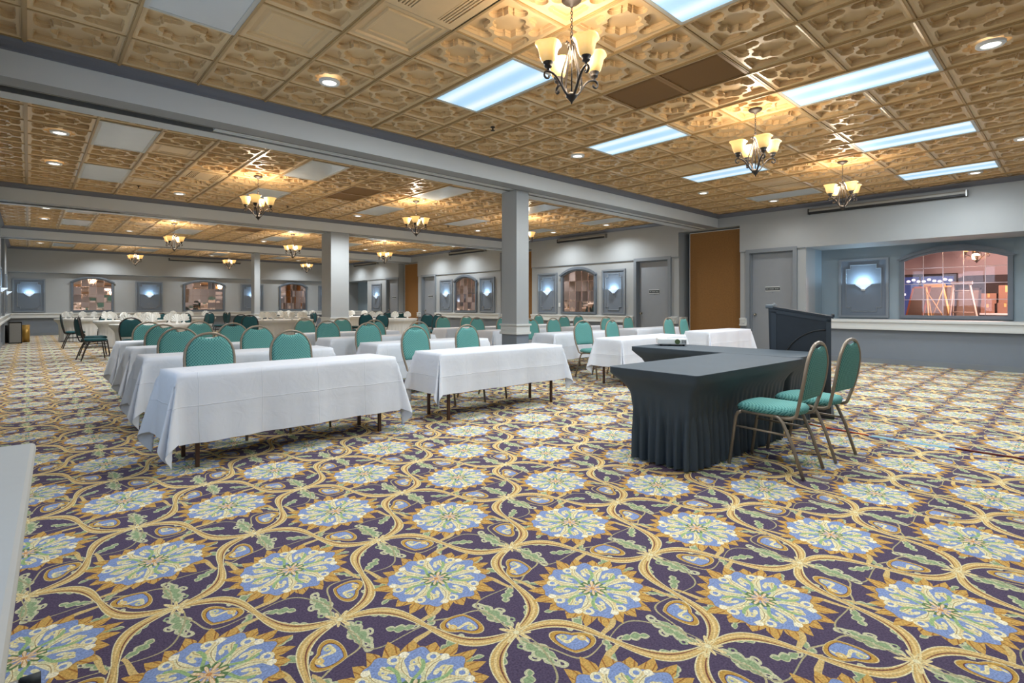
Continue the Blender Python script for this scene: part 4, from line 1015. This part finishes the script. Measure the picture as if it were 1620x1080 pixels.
# ------------------------------------------------------------------ chairs
def chair(tube_m, fab_m, lab):
    t = thing('banquet_chair', lab, 'chair')
    zs = 0.43; hw = 0.205; R = 0.0125
    # seat pad: domed rounded cushion
    nx, ny = 14, 14; vs = []; fs = []
    def sup(u, v, k):
        return u, v
    for j in range(ny+1):
        for i in range(nx+1):
            u = -1 + 2*i/nx; v = -1 + 2*j/ny
            x = u*math.sqrt(max(0, 1 - 0.30*v*v)); y = v*math.sqrt(max(0, 1 - 0.30*u*u))
            e = max(abs(u), abs(v)); z = zs + 0.035 + 0.020*(1-e**4) - (0.012 if e > 0.99 else 0)
            vs.append((x*0.215*(1 - 0.05*(v < 0)*abs(v)), 0.01 + y*0.225, z))
    top = len(vs)
    for j in range(ny): 
        for i in range(nx): a = j*(nx+1)+i; fs.append((a, a+1, a+nx+2, a+nx+1))
    ring = [i for i in range(nx+1)] + [j*(nx+1)+nx for j in range(1, ny+1)] + [ny*(nx+1)+i for i in range(nx-1, -1, -1)] + [j*(nx+1) for j in range(ny-1, 0, -1)]
    low = []
    for q in ring: x, y, z = vs[q]; vs.append((x*0.97, 0.01+(y-0.01)*0.97, zs-0.005)); low.append(len(vs)-1)
    N = len(ring)
    for q in range(N): fs.append((ring[q], ring[(q+1) % N], low[(q+1) % N], low[q]))
    fs.append(tuple(low)); MB().add(vs, fs, 0, True).obj('seat', fab_m, t)
    # back: oval loop of tube leaning back; local back direction -y
    def BP(x, s):       # s: 0 at seat level .. 1 top (height along back)
        z = 0.44 + s*0.50; y = -0.215 - 0.085*s - 0.03*math.sin(s*PI)*0.6
        return (x, y, z)
    loop = []
    hwb = 0.205
    def halfw(s): return hwb*(0.83 + 0.17*min(1, s/0.35)) if s < 0.55 else hwb*math.sqrt(max(0, 1 - ((s-0.55)/0.45)**2.2))
    S = [0.0, 0.08, 0.18, 0.3, 0.42, 0.55, 0.68, 0.78, 0.86, 0.92, 0.96, 0.985]
    left = [BP(-halfw(s), s) for s in S]; right = [BP(halfw(s), s) for s in reversed(S)]
    J = lambda sx: [(sx*0.175, 0.02, 0.415), (sx*0.175, -0.10, 0.405), (sx*0.172, -0.17, 0.405), (sx*0.170, -0.205, 0.42)]
    pts = J(-1) + left + [BP(0, 1.0)] + right + list(reversed(J(1)))
    MB().tube(pts, R, 8).obj('back_frame', tube_m, t)
    # padded back with scooped hand hold
    S2 = [0.20, 0.24, 0.32, 0.42, 0.55, 0.66, 0.76, 0.84, 0.90, 0.935, 0.955]
    n = 12; rows = []
    for s in S2:
        wv = max(0.02, halfw(s) - 0.012); row = []
        for i in range(n+1):
            u = -1 + 2*i/n; ss = s
            if s > 0.72: ss = s - 0.050*max(0, (s-0.72)/0.235)*math.exp(-(u*wv/0.075)**2)
            row.append((u*wv, ss))
        rows.append(row)
    vs = []; fs = []; M = len(rows)
    for side in (1, -1):
        for j, row in enumerate(rows):
            for i, (x, s) in enumerate(row):
                e = max(abs(-1+2*i/n)**3, abs(-1 + 2*j/(M-1))**5)
                p = BP(x, s); off = side*(0.010 + 0.020*(1-e)) * (1.0 if side > 0 else 0.55); vs.append((p[0], p[1]+off, p[2]))
    W = n+1
    for sd in (0, 1):
        o = sd*M*W
        for j in range(M-1):
            for i in range(n): fs.append((o+j*W+i, o+j*W+i+1, o+(j+1)*W+i+1, o+(j+1)*W+i))
    o = M*W
    bd = [i for i in range(W)] + [j*W+n for j in range(1, M)] + [(M-1)*W+i for i in range(n-1, -1, -1)] + [j*W for j in range(M-2, 0, -1)]
    for q in range(len(bd)): a, b = bd[q], bd[(q+1) % len(bd)]; fs.append((a, b, o+b, o+a))
    MB().add(vs, fs, 0, True).obj('backrest', fab_m, t)
    # legs: front leg bends into a side rail, rear leg splays out
    for sx_ in (-1, 1):
        x = sx_*0.19
        MB().tube([(x, 0.255, 0.008), (x, 0.215, 0.30), (x, 0.205, 0.37), (x, 0.19, 0.40), (x, 0.16, 0.415)], R, 8).obj('leg', tube_m, t)
        MB().tube([(x, -0.265, 0.008), (x, -0.19, 0.24), (x, -0.13, 0.375), (x, -0.105, 0.405), (x, -0.07, 0.415)], R, 8).obj('leg', tube_m, t)
        MB().tube([(x, 0.16, 0.415), (x, -0.07, 0.415)], R, 8).obj('side_rail', tube_m, t)
        MB().tube([(x, 0.222, 0.30), (x, -0.165, 0.29)], 0.008, 6).obj('stretcher', tube_m, t)
    MB().tube([(-0.19, 0.16, 0.41), (0.19, 0.16, 0.41)], 0.009, 6).obj('cross_bar', tube_m, t)
    MB().tube([(-0.19, -0.10, 0.40), (0.19, -0.10, 0.40)], 0.009, 6).obj('cross_bar', tube_m, t)
    return t
chairA = chair(bronze_m, teal_m, 'teal patterned banquet chair, left of the two at the black table')
chairA.location = (4.09, 1.555, 0); chairA.rotation_euler = (0, 0, math.radians(-1)); chairA['group'] = 'teal chairs at the black table'
dup(chairA, (4.70, 1.51, 0), math.radians(-5), 'teal patterned banquet chair, right of the two at the black table', 'teal chairs at the black table')
FWDX, FWDY = 0.677, 0.736
def world_at(u, y):                     # x of a point seen at image column u on the plane Y=y (from the room survey)
    k = (u - 810)/830.6
    return y*(FWDX + 0.736*k)/(FWDY - 0.677*k)

# ------------------------------------------------------------------ training tables with white cloths
TABLES = [[(1.68, 4.69, 3), (1.71, 6.20, -1), (1.77, 7.55, 0), (1.80, 8.85, 1)],
          [(4.01, 4.68, -1), (4.17, 6.30, 0), (4.17, 7.70, 0), (4.42, 9.30, 0)],
          [(7.28, 4.80, 0), (7.60, 6.45, 1), (7.50, 7.95, 0), (7.45, 9.40, 0)],
          [(10.32, 5.00, 0), (10.20, 6.50, 0), (9.98, 7.95, 0), (9.95, 9.45, 0)]]
CHU = [[(329, 459), (280, 410), (256.5, 368), (235.5, 317)], [(658, 740), (582, 662), (518, 590), (482, 539)],
       [(928, 968), (838, 875), (755, 795.5), (700, 738)], [(1057, 1081), (958, 993), (891, 914.5), (852, 829)]]
TL, TW, TZ = 1.80, 0.46, 0.70
def folding_table(lab):
    t = thing('folding_table', lab, 'table', group='narrow folding tables')
    m = MB(); m.box(-TL/2, TL/2, -TW/2, TW/2, TZ-0.022, TZ, bev=0.006); m.obj('tabletop', lam_m, t)
    for sx_ in (-1, 1):
        for sy_ in (-1, 1): MB().box(sx_*0.77-0.013, sx_*0.77+0.013, sy_*0.19-0.013, sy_*0.19+0.013, 0, TZ-0.022).obj('leg', leg_m, t)
        MB().box(sx_*0.77-0.01, sx_*0.77+0.01, -0.18, 0.18, 0.30, 0.325).obj('leg_brace', leg_m, t)
        MB().tube([(sx_*0.77, 0, 0.32), (sx_*0.35, 0, TZ-0.03)], 0.008, 6).obj('strut', leg_m, t)
    return t
def cloth_mesh(seed, dx, dy, tip=1.0):
    rnd = random.Random(seed); hx, hy = TL/2+0.012, TW/2+0.012
    # parametrise cloth plane: (a,b) with |a|<=hx+dx, |b|<=hy+dy
    def axis(h, d, nin, nout):
        return [-(h+d) + d*i/nout for i in range(nout)] + [-h + 2*h*i/nin for i in range(nin)] + [h + d*i/nout for i in range(nout+1)]
    A = axis(hx, dx, 30, 14); B = axis(hy, dy, 8, 14); ph = [rnd.uniform(0, 6.28) for _ in range(8)]
    vs = []
    for b in B:
        for a in A:
            ex = max(0, abs(a)-hx); ey = max(0, abs(b)-hy); sx_ = 1 if a >= 0 else -1; sy_ = 1 if b >= 0 else -1
            x0 = max(-hx, min(hx, a)); y0 = max(-hy, min(hy, b))
            if ex == 0 and ey == 0: vs.append((a, b, TZ+0.006)); continue
            if ex == 0 or ey == 0:
                e = ex + ey; rd = min(1, e/0.05)
                s_ = (b if ex else a)
                edge = (abs(s_)/(hy if ex else hx))
                rip = 0.010*math.sin(s_*9 + ph[0]+(2 if (sx_ if ex else sy_) > 0 else 0)) + 0.006*math.sin(s_*23 + ph[1])
                out = 0.008*rd + e*(0.045 + 0.07*edge**6) + rip*(e/0.4)*1.3 + 0.0035*math.exp(-((s_*2.2-0.4) % 1.0 - 0.5)**2*900)
                if abs(e - 0.24) < 0.02: out += 0.004
                z = TZ + 0.006 - e*(1 - 0.01*edge**4)
                if ex: vs.append((x0 + sx_*out, y0*(1 + 0.0*e), z))
                else: vs.append((x0, y0 + sy_*out, z))
            else:
                e = math.hypot(ex, ey); f_ = math.atan2(ey, ex); k = f_/(PI/2)       # 0: on x side .. 1: on y side
                # cone fold: pinched pleat at the corner diagonal
                fold = math.sin(k*PI*3 + ph[2+(sx_ > 0)]*0.3)
                rad = 0.008 + e*(0.115 + 0.14*math.sin(2*PI*k)**2 + 0.05*math.sin(PI*k) - 0.09*math.exp(-((k-0.5)/0.09)**2)) + 0.006*math.sin(k*PI*7 + ph[2])*min(1, e/0.3)
                ang = f_ + 0.16*math.sin(2*PI*k)*min(1, e/0.3)
                z = TZ + 0.006 - e*0.965*(1 - 0.0*k)
                z = max(z, 0.012)
                vs.append((x0 + sx_*rad*math.cos(ang), y0 + sy_*rad*math.sin(ang), z))
    W = len(A); fs = [(j*W+i, j*W+i+1, (j+1)*W+i+1, (j+1)*W+i) for j in range(len(B)-1) for i in range(W-1)]
    return MB().add(vs, fs, 0, True).mesh('tablecloth', cloth_m, fix=False)
cloths = [cloth_mesh(1, 0.50, 0.51), cloth_mesh(2, 0.42, 0.42), cloth_mesh(3, 0.46, 0.46)]
ROWN = ['nearest', 'second', 'third', 'fourth']; CLN = ['leftmost', 'second', 'third', 'rightmost']
ft0 = None; CHAIR_LOC = []
for c in range(4):
    for r in range(4):
        x, y, rz = TABLES[c][r]
        lab = 'narrow folding table under white cloth, %s of the %s training table column' % (ROWN[r], CLN[c])
        if ft0 is None: ft0 = folding_table(lab); ft0.location = (x, y, 0); ft0.rotation_euler = (0, 0, math.radians(rz))
        else: dup(ft0, (x, y, 0), math.radians(rz), lab, 'narrow folding tables')
        cm = cloths[0] if (c == 0 and r in (0, 1)) else (cloths[1] if r == 0 or c == 3 else cloths[2])
        cl = put('tablecloth', cm, None, (x, y, 0), math.radians(rz + (180 if (c+r) % 2 else 0)))
        tag(cl, 'white linen cloth over the %s table of the %s column of training tables' % (ROWN[r], CLN[c]), 'tablecloth', 'white training tablecloths')
        for q, u in enumerate(CHU[c][r]):
            yc = y + 0.56; yt = yc + 0.30
            xc = world_at(u, yt)
            rr = math.radians(180 + random.uniform(-5, 5))
            if (c, r, q) == (1, 0, 0): yc, xc, rr = 5.30, 3.53, math.radians(183)
            if (c, r, q) == (2, 0, 0): yc, xc, rr = 5.50, 6.93, math.radians(172)
            qn = ('left' if xc < world_at(CHU[c][r][1-q], yt) else 'right')
            dup(chairA, (xc, yc, 0), rr, 'teal banquet chair with bronze frame, %s one behind the %s table of the %s column' % (qn, ROWN[r], CLN[c]), 'teal chairs behind the training tables')
            CHAIR_LOC.append((xc, yc))

# ------------------------------------------------------------------ fitted skirted covers
def cover_mesh(hx, hy, rad, zt, npl, mt, name, amp=0.022, gather=0.47):
    # perimeter of a rounded rectangle (or circle if hx==rad)
    per = []
    def rr(inset_):
        out = []; h1, h2, r_ = hx-inset_, hy-inset_, max(0.004, rad-inset_ if rad > 0.2 else rad)
        segs = [((h1-r_, h2-r_), 0), ((-(h1-r_), h2-r_), 90), ((-(h1-r_), -(h2-r_)), 180), ((h1-r_, -(h2-r_)), 270)]
        for (c, a0) in segs:
            for i in range(9): a = math.radians(a0 + 90*i/8); out.append((c[0]+r_*math.cos(a), c[1]+r_*math.sin(a), math.cos(a), math.sin(a)))
        return out
    def resample(P, n):
        L_ = [0]
        for i in range(len(P)): a, b = P[i], P[(i+1) % len(P)]; L_.append(L_[-1] + math.hypot(b[0]-a[0], b[1]-a[1]))
        tot = L_[-1]; out = []; j = 0
        for k in range(n):
            s = tot*k/n
            while L_[j+1] < s: j += 1
            t = (s-L_[j])/max(1e-9, L_[j+1]-L_[j]); a, b = P[j], P[(j+1) % len(P)]
            nx_, ny_ = a[2]+(b[2]-a[2])*t, a[3]+(b[3]-a[3])*t; l = math.hypot(nx_, ny_) or 1
            out.append((a[0]+(b[0]-a[0])*t, a[1]+(b[1]-a[1])*t, nx_/l, ny_/l))
        return out
    n = npl*6; vs = []; fs = []
    lev = [(0.0, zt, 0), (0.004, zt-0.008, 0), (0.003, zt-0.045, 0), (0.035, zt-0.085, 0), (0.085, zt-0.14, 0), (0.115, zt-0.20, 0.0), (0.128, zt*gather+0.06, 0.12), (0.134, zt*gather-0.02, 0.55), (0.136, zt*0.3, 0.85), (0.134, zt*0.12, 0.95), (0.132, 0.012, 1.0)]
    for ins, z, am in lev:
        P = resample(rr(ins), n)
        for k in range(n):
            x, y, a, b = P[k]; ph = 2*PI*k/6; d = am*amp*(math.cos(ph) + 0.35*math.cos(ph*0.5+1.3) + 0.25*math.sin(ph*0.31))
            vs.append((x + a*d, y + b*d, z))
    for j in range(len(lev)-1):
        for k in range(n): fs.append((j*n+k, j*n+(k+1) % n, (j+1)*n+(k+1) % n, (j+1)*n+k))
    fs.append(tuple(range(n)))
    mb = MB(); mb.add(vs, fs[:-1], 0, True)
    c = len(mb.v); mb.v.append((0, 0, zt+0.0005)); 
    for k in range(n): mb.f.append((c, k, (k+1) % n)); mb.mi.append(0); mb.sm.append(False)
    return mb.mesh(name, mt)
bt_cover = cover_mesh(0.915, 0.385, 0.03, 0.72, 54, blackcloth_m, 'fitted_cover', amp=0.034)
def black_table(x, y, rz, lab, clab):
    t = thing('banquet_table', lab, 'table', (x, y, 0), rz)
    MB().box(-0.90, 0.90, -0.37, 0.37, 0.685, 0.714, bev=0.005).obj('tabletop', lam_m, t)
    for sx_ in (-1, 1):
        for sy_ in (-1, 1): MB().tube([(sx_*0.62, sy_*0.16, 0.012), (sx_*0.62, sy_*0.16, 0.685)], 0.014, 8).obj('leg', leg_m, t)
        MB().tube([(sx_*0.62, -0.16, 0.3), (sx_*0.62, 0.16, 0.3)], 0.009, 6).obj('leg_brace', leg_m, t)
    o = put('table_cover', bt_cover, None, (x, y, 0), rz); tag(o, clab, 'tablecloth')
black_table(4.262, 2.12, math.radians(-2.0), 'banquet table with two teal chairs, hidden under a black cover', 'black fitted table cover with pleated skirt, behind the two teal chairs')
black_table(5.58, 2.68, math.radians(90), 'banquet table carrying the projector, hidden under a black cover', 'black fitted table cover with pleated skirt, under the white projector')
# projector
t = thing('projector', 'small white projector on the farther black table', 'projector', (5.70, 3.36, 0.7215), math.radians(-52))
MB().box(-0.165, 0.165, -0.115, 0.115, 0.016, 0.085, bev=0.012).obj('body', white_m, t)
m = MB(); m.tube([(0.055, -0.112, 0.050), (0.055, -0.122, 0.050)], 0.030, 18); m.obj('lens', mat('lens_glass', '#5a6a4a', 0.1, metal=0.3), t)
m = MB()
for q in range(4): m.box(0.105+q*0.013, 0.112+q*0.013, -0.1165, -0.114, 0.03, 0.072)
m.obj('front_vent', black_m, t)
m = MB()
for q in range(5): m.box(0.1645, 0.1665, -0.08+q*0.03, -0.065+q*0.03, 0.03, 0.06)
m.obj('side_vent', black_m, t)
for sx_, sy_ in ((-0.13, -0.09), (0.13, -0.09), (0.0, 0.09)): MB().lathe([(0.0, 0.0), (0.014, 0.0), (0.014, 0.018), (0.0, 0.018)], 10, (sx_, sy_, 0)).obj('foot', black_m, t)
MB().box(-0.05, 0.05, -0.03, 0.03, 0.0845, 0.087).obj('button_panel', mat('panel_grey', '#b0b4b6', 0.4), t)

# ------------------------------------------------------------------ lectern
def lectern():
    t = thing('lectern', 'black wooden lectern with slanted top standing behind the black tables', 'lectern', (6.24, 1.80, 0), math.radians(17))
    D, Wd = 0.57, 0.62           # local y depth (0 at presenter side), x width
    side = [(0.0, 0.05), (D, 0.05), (D+0.03, 1.17), (0.0, 1.065)]
    for x0 in (0.0, Wd-0.03):
        p = MB().prism(side, 'x', x0, x0+0.03).obj('side_panel', lect_m, t)
        if x0 == 0.0:
            # raised border and quarter-arc moulding on the outer face
            m = MB()
            arcp = [(0.05 + 0.42*math.sin(PI/2*i/16), 0.48 + 0.46*math.cos(PI/2*i/16)) for i in range(17)]
            m.tube([(-0.004, a, b) for a, b in arcp], 0.008, 6)
            m.obj('arc_moulding', mat('lectern_edge', '#0f1216', 0.35), p)
            e = MB(); e.box(-0.008, 0.0, 0.0, 0.045, 0.05, 1.05); e.box(-0.008, 0.0, D-0.05, D, 0.05, 1.14)
            e.prism([(0.0, 1.02), (D, 1.12), (D+0.028, 1.165), (0.0, 1.062)], 'x', -0.008, 0.0); e.obj('border', mat('lectern_border', '#2e353c', 0.4), p)
    MB().prism([(D-0.03, 0.05), (D, 0.05), (D+0.03, 1.16), (D, 1.16)], 'x', 0.03, Wd-0.03).obj('front_panel', lect_m, t)
    tp = MB(); tp.prism([(-0.02, 1.06), (D+0.03, 1.172), (D+0.03, 1.195), (-0.02, 1.083)], 'x', -0.015, Wd+0.015); tp.obj('slanted_top', lect_m, t)
    lp = MB(); lp.box(-0.02, Wd+0.02, D-0.02, D+0.06, 1.165, 1.21, bev=0.012); lp.obj('top_ledge', mat('lectern_lip', '#5b656c', 0.4), t)
    MB().box(-0.015, Wd+0.015, -0.03, -0.012, 1.075, 1.105).obj('book_stop', lect_m, t)
    MB().box(0.03, Wd-0.03, 0.04, D-0.03, 0.70, 0.72).obj('shelf', lect_m, t)
    MB().box(-0.03, Wd+0.03, -0.03, D+0.03, 0.0, 0.05, bev=0.008).obj('base', lect_m, t)
    m = MB(); m.tube([(0.08, D-0.02, 1.215), (0.16, D-0.02, 1.215)], 0.014, 8); m.obj('reading_lamp', steel_m, t)
lectern()

# ------------------------------------------------------------------ cords on the floor
def cord(name, pts, r, m_, lab):
    P = []
    for i in range(len(pts)-1):
        p0 = pts[max(0, i-1)]; p1 = pts[i]; p2 = pts[i+1]; p3 = pts[min(len(pts)-1, i+2)]
        for k in range(6):
            t_ = k/6; P.append(tuple(0.5*((2*p1[j]) + (-p0[j]+p2[j])*t_ + (2*p0[j]-5*p1[j]+4*p2[j]-p3[j])*t_*t_ + (-p0[j]+3*p1[j]-3*p2[j]+p3[j])*t_**3) for j in range(2)) + (r,))
    P.append(tuple(pts[-1]) + (r,))
    tag(MB().tube(P, r, 6).obj(name, m_), lab, 'cord')
cord('extension_cord', [(5.80, 1.98), (5.80, 1.9), (5.74, 1.74), (5.72, 1.55), (5.68, 1.31)], 0.006, cordo_m, 'thin orange cord on the carpet beside the black table')
cord('floor_cable', [(5.69, 0.76), (5.695, 0.53), (5.70, 0.31), (5.72, -0.2), (5.9, -0.9)], 0.008, cordr_m, 'dark red cable on the carpet at the right edge')
m = MB(); m.add([(5.66, 1.33, 0.002), (5.71, 1.33, 0.002), (5.715, 0.72, 0.002), (5.668, 0.72, 0.002), (5.672, 1.33, 0.008), (5.698, 1.33, 0.008), (5.703, 0.72, 0.008), (5.68, 0.72, 0.008)], [(0, 1, 5, 4), (1, 2, 6, 5), (2, 3, 7, 6), (3, 0, 4, 7), (4, 5, 6, 7)])
tag(m.obj('floor_tape', tape_m), 'pale blue tape strip over the cord on the carpet', 'tape')

# ------------------------------------------------------------------ white folding table at the left edge
t = thing('white_folding_table', 'white plastic folding table cut off by the left edge of the photo', 'table', (-0.308, 1.48, 0), math.radians(-1.6))
m = MB(); m.box(-0.27, 0.30, -0.92, 0.92, 0.705, 0.74, bev=0.012); m.obj('tabletop', tabletop_m, t)
MB().box(-0.24, 0.28, -0.90, 0.90, 0.675, 0.705).obj('apron', mat('table_grey', '#9ba1a5', 0.5), t)
for sy_ in (-1, 1):
    for sx_ in (-1, 1): MB().tube([(sx_*0.2, sy_*0.68, 0.68), (sx_*0.22, sy_*0.74, 0.04)], 0.014, 8).obj('leg', steel_m, t)
    MB().tube([(-0.26, sy_*0.76, 0.025), (0.265, sy_*0.76, 0.025)], 0.016, 8).obj('foot_bar', steel_m, t)
    MB().tube([(0.265, sy_*0.76, 0.025), (0.315, sy_*0.76, 0.025)], 0.018, 10).obj('foot_cap', mat('rubber', '#2a3036', 0.6), t)

# ------------------------------------------------------------------ round banquet tables, chairs and napkin fans
ROUND = [(2.27, 15.45, 'nearest left round banquet table'), (2.25, 19.3, 'left round banquet table behind the nearest one'), (4.55, 23.3, 'round banquet table under the middle far mirror'),
         (5.95, 17.2, 'round banquet table left of the thick column'), (8.25, 22.3, 'round banquet table behind the thick column'), (9.15, 16.1, 'round banquet table at the orange-brown far partition'), (9.9, 20.7, 'round banquet table right of the thick column'), (1.5, 23.2, 'round banquet table farthest left')]
rcov = cover_mesh(0.90, 0.90, 0.90, 0.75, 44, ivory_m, 'round_cover', amp=0.016, gather=0.50)
rt0 = None
chairB = chair(dkframe_m, dkteal_m, 'x'); firstB = True
# napkin fan: pleated fan on a pinched foot
def napkin():
    t = thing('folded_napkin', 'x', 'napkin')
    m = MB(); n = 16; R = 0.135; vs = []; fs = []
    for side in (1, -1):
        vs.append((0, 0, 0.055))
        for i in range(n+1):
            a = math.radians(-22 + 224*i/n); rr_ = R*(1.0 if i % 2 else 0.93); d = (0.022 if i % 2 else -0.022)
            vs.append((rr_*math.cos(a), d + side*0.004, 0.115 + rr_*math.sin(a)))
    for s_ in (0, 1):
        o = s_*(n+2)
        for i in range(n): fs.append((o, o+1+i, o+2+i))
    for i in range(n): fs.append((1+i, 2+i, n+2+2+i, n+2+1+i))
    m.add(vs, fs); m.obj('fan', napkin_m, t)
    MB().lathe([(0.0, 0.0), (0.05, 0.0), (0.045, 0.01), (0.022, 0.03), (0.020, 0.06), (0.03, 0.085), (0.0, 0.09)], 12).obj('foot', napkin_m, t)
    return t
nap0 = napkin(); firstN = True
for n_, (x, y, lab) in enumerate(ROUND):
    tl_ = 'wooden top under white skirting, ' + lab
    if rt0 is None:
        rt0 = thing('round_table', tl_, 'table', (x, y, 0), group='round banquet tables')
        MB().lathe([(0.0, 0.715), (0.885, 0.715), (0.89, 0.73), (0.885, 0.744), (0.0, 0.744)], 40).obj('tabletop', lam_m, rt0)
        for k in range(4): a = PI/4 + k*PI/2; MB().tube([(0.45*math.cos(a), 0.45*math.sin(a), 0.012), (0.45*math.cos(a), 0.45*math.sin(a), 0.715)], 0.014, 8).obj('leg', leg_m, rt0)
    else: dup(rt0, (x, y, 0), 0, tl_, 'round banquet tables')
    tag(put('round_table_cover', rcov, None, (x, y, 0)), 'white pleated skirt cover on the %s' % lab, 'tablecloth', 'white round table covers')
    K = 7 if n_ in (0, 3, 5) else 6
    for k in range(K):
        a = 2*PI*k/K + n_*0.7; nl = 'white fan napkin, %s on the %s' % (['front', 'front right', 'right', 'back right', 'back left', 'left', 'front left'][int(((a - math.radians(-125)) % (2*PI))/(2*PI)*7) % 7], lab)
        loc = (x + 0.62*math.cos(a), y + 0.62*math.sin(a), 0.7505)
        rz = math.radians(-42) + random.uniform(-0.5, 0.5)
        if firstN: nap0.location = loc; nap0.rotation_euler = (0, 0, rz); nap0['label'] = nl; nap0['group'] = 'fan-folded napkins'; firstN = False
        else: dup(nap0, loc, rz, nl, 'fan-folded napkins')
DARK = [(118, 19.2, -88, 'dark teal chair facing right, alone at the far left aisle'), (148, 14.75, -80, 'nearer of two dark chairs facing right at the left round table'),
        (150, 15.85, -85, 'farther of two dark chairs facing right at the left round table'), (210, 13.75, -12, 'dark chair with its back turned in front of the nearest left round table'),
        (168, 20.75, 170, 'dark chair on the far side of the left round table'), (252, 21.2, 165, 'dark chair behind the napkins, second from the left'), (283, 20.2, 120, 'dark chair seen from the side behind the napkins'),
        (312, 20.3, 60, 'dark chair tilted toward the left, under the second far mirror'), (322, 21.6, 30, 'dark chair just behind the tilted one under the second far mirror'), (349, 21.8, 88, 'dark chair facing left, standing alone under the middle far wall'),
        (369, 22.4, -80, 'dark chair back to back with the one facing left'), (386, 16.6, -30, 'left of two dark chairs in front of the middle round table'), (399, 15.45, -28, 'right of two dark chairs in front of the middle round table'),
        (467, 18.6, 75, 'dark chair at the right side of the middle round table'), (486, 20.2, 100, 'dark chair behind the one right of the middle round table'), 
        (507, 18.2, -100, 'dark chair right against the thick column'), (549, 15.2, -75, 'dark chair just right of the thick column'), (563, 17.2, -110, 'dark chair seen obliquely right of the thick column'),
        (577, 15.5, -20, 'left of two dark chairs with backs turned at the right round table'), (599, 14.65, -8, 'right of two dark chairs with backs turned at the right round table'), (618, 17.8, 175, 'dark chair behind the fan napkins of the right round table'),
        (634, 17.0, 150, 'dark chair at the far right side of the right round table'), (672, 13.45, 130, 'left of two dark chairs beside the grey far door'), (684, 12.75, 110, 'right of two dark chairs beside the grey far door')]
for n_, (u, y, rz, lab) in enumerate(DARK):
    x = world_at(u, y)
    if n_ == 0: chairB.location = (x, y, 0); chairB.rotation_euler = (0, 0, math.radians(rz)); chairB['label'] = lab; chairB['group'] = 'dark chairs at the round tables'
    else: dup(chairB, (x, y, 0), math.radians(rz), lab, 'dark chairs at the round tables')

# ------------------------------------------------------------------ bins by the left wall
def bin_(x, y, wd, dp, h, m_, lab, round_=False):
    t = thing('waste_bin', lab, 'bin', (x, y, 0))
    if round_:
        MB().lathe([(0.0, 0.0), (wd/2, 0.0), (wd/2, h), (wd/2-0.012, h), (wd/2-0.012, 0.03), (0.0, 0.03)], 24).obj('bin_body', m_, t); MB().lathe([(wd/2+0.004, h-0.02), (wd/2+0.004, h+0.004), (wd/2-0.02, h+0.004)], 24).obj('rim', m_, t)
    else:
        m = MB()
        m.box(-wd/2, wd/2, -dp/2, dp/2, 0.02, h, bev=0.01); m.obj('bin_body', m_, t)
        m = MB()
        for a, b, c, d in ((-wd/2-0.005, wd/2+0.005, h-0.02, h+0.02), (-wd/2-0.005, wd/2+0.005, 0, 0.03)): m.box(a, b, -dp/2-0.005, dp/2+0.005, c, d)
        for s_ in (-1, 1): m.box(s_*wd/2-0.012, s_*wd/2+0.012, -dp/2-0.006, -dp/2+0.006, 0.0, h)
        m.obj('rim', black_m, t)
bin_(-0.32, 22.9, 0.29, 0.26, 0.66, steel_m, 'tall brushed steel bin with black edges by the left wall')
bin_(-0.08, 23.4, 0.20, 0.20, 0.56, goldbin_m, 'round brass-coloured bin right of the steel bin', True)
bin_(-0.50, 23.3, 0.17, 0.17, 0.56, darkbin_m, 'dark round bin behind the steel bin by the left wall', True)
# left wall pilasters and doorway seen edge-on
for y in (18.6, 22.1):
    struct(MB().box(XL, XL+0.07, y, y+0.5, 0.0, CEIL-0.1).obj('trim_%d' % tr, frame_m), 'grey pilaster on the left wall, %s one' % ('nearer' if y < 20 else 'farther'), 'pilaster'); tr += 1
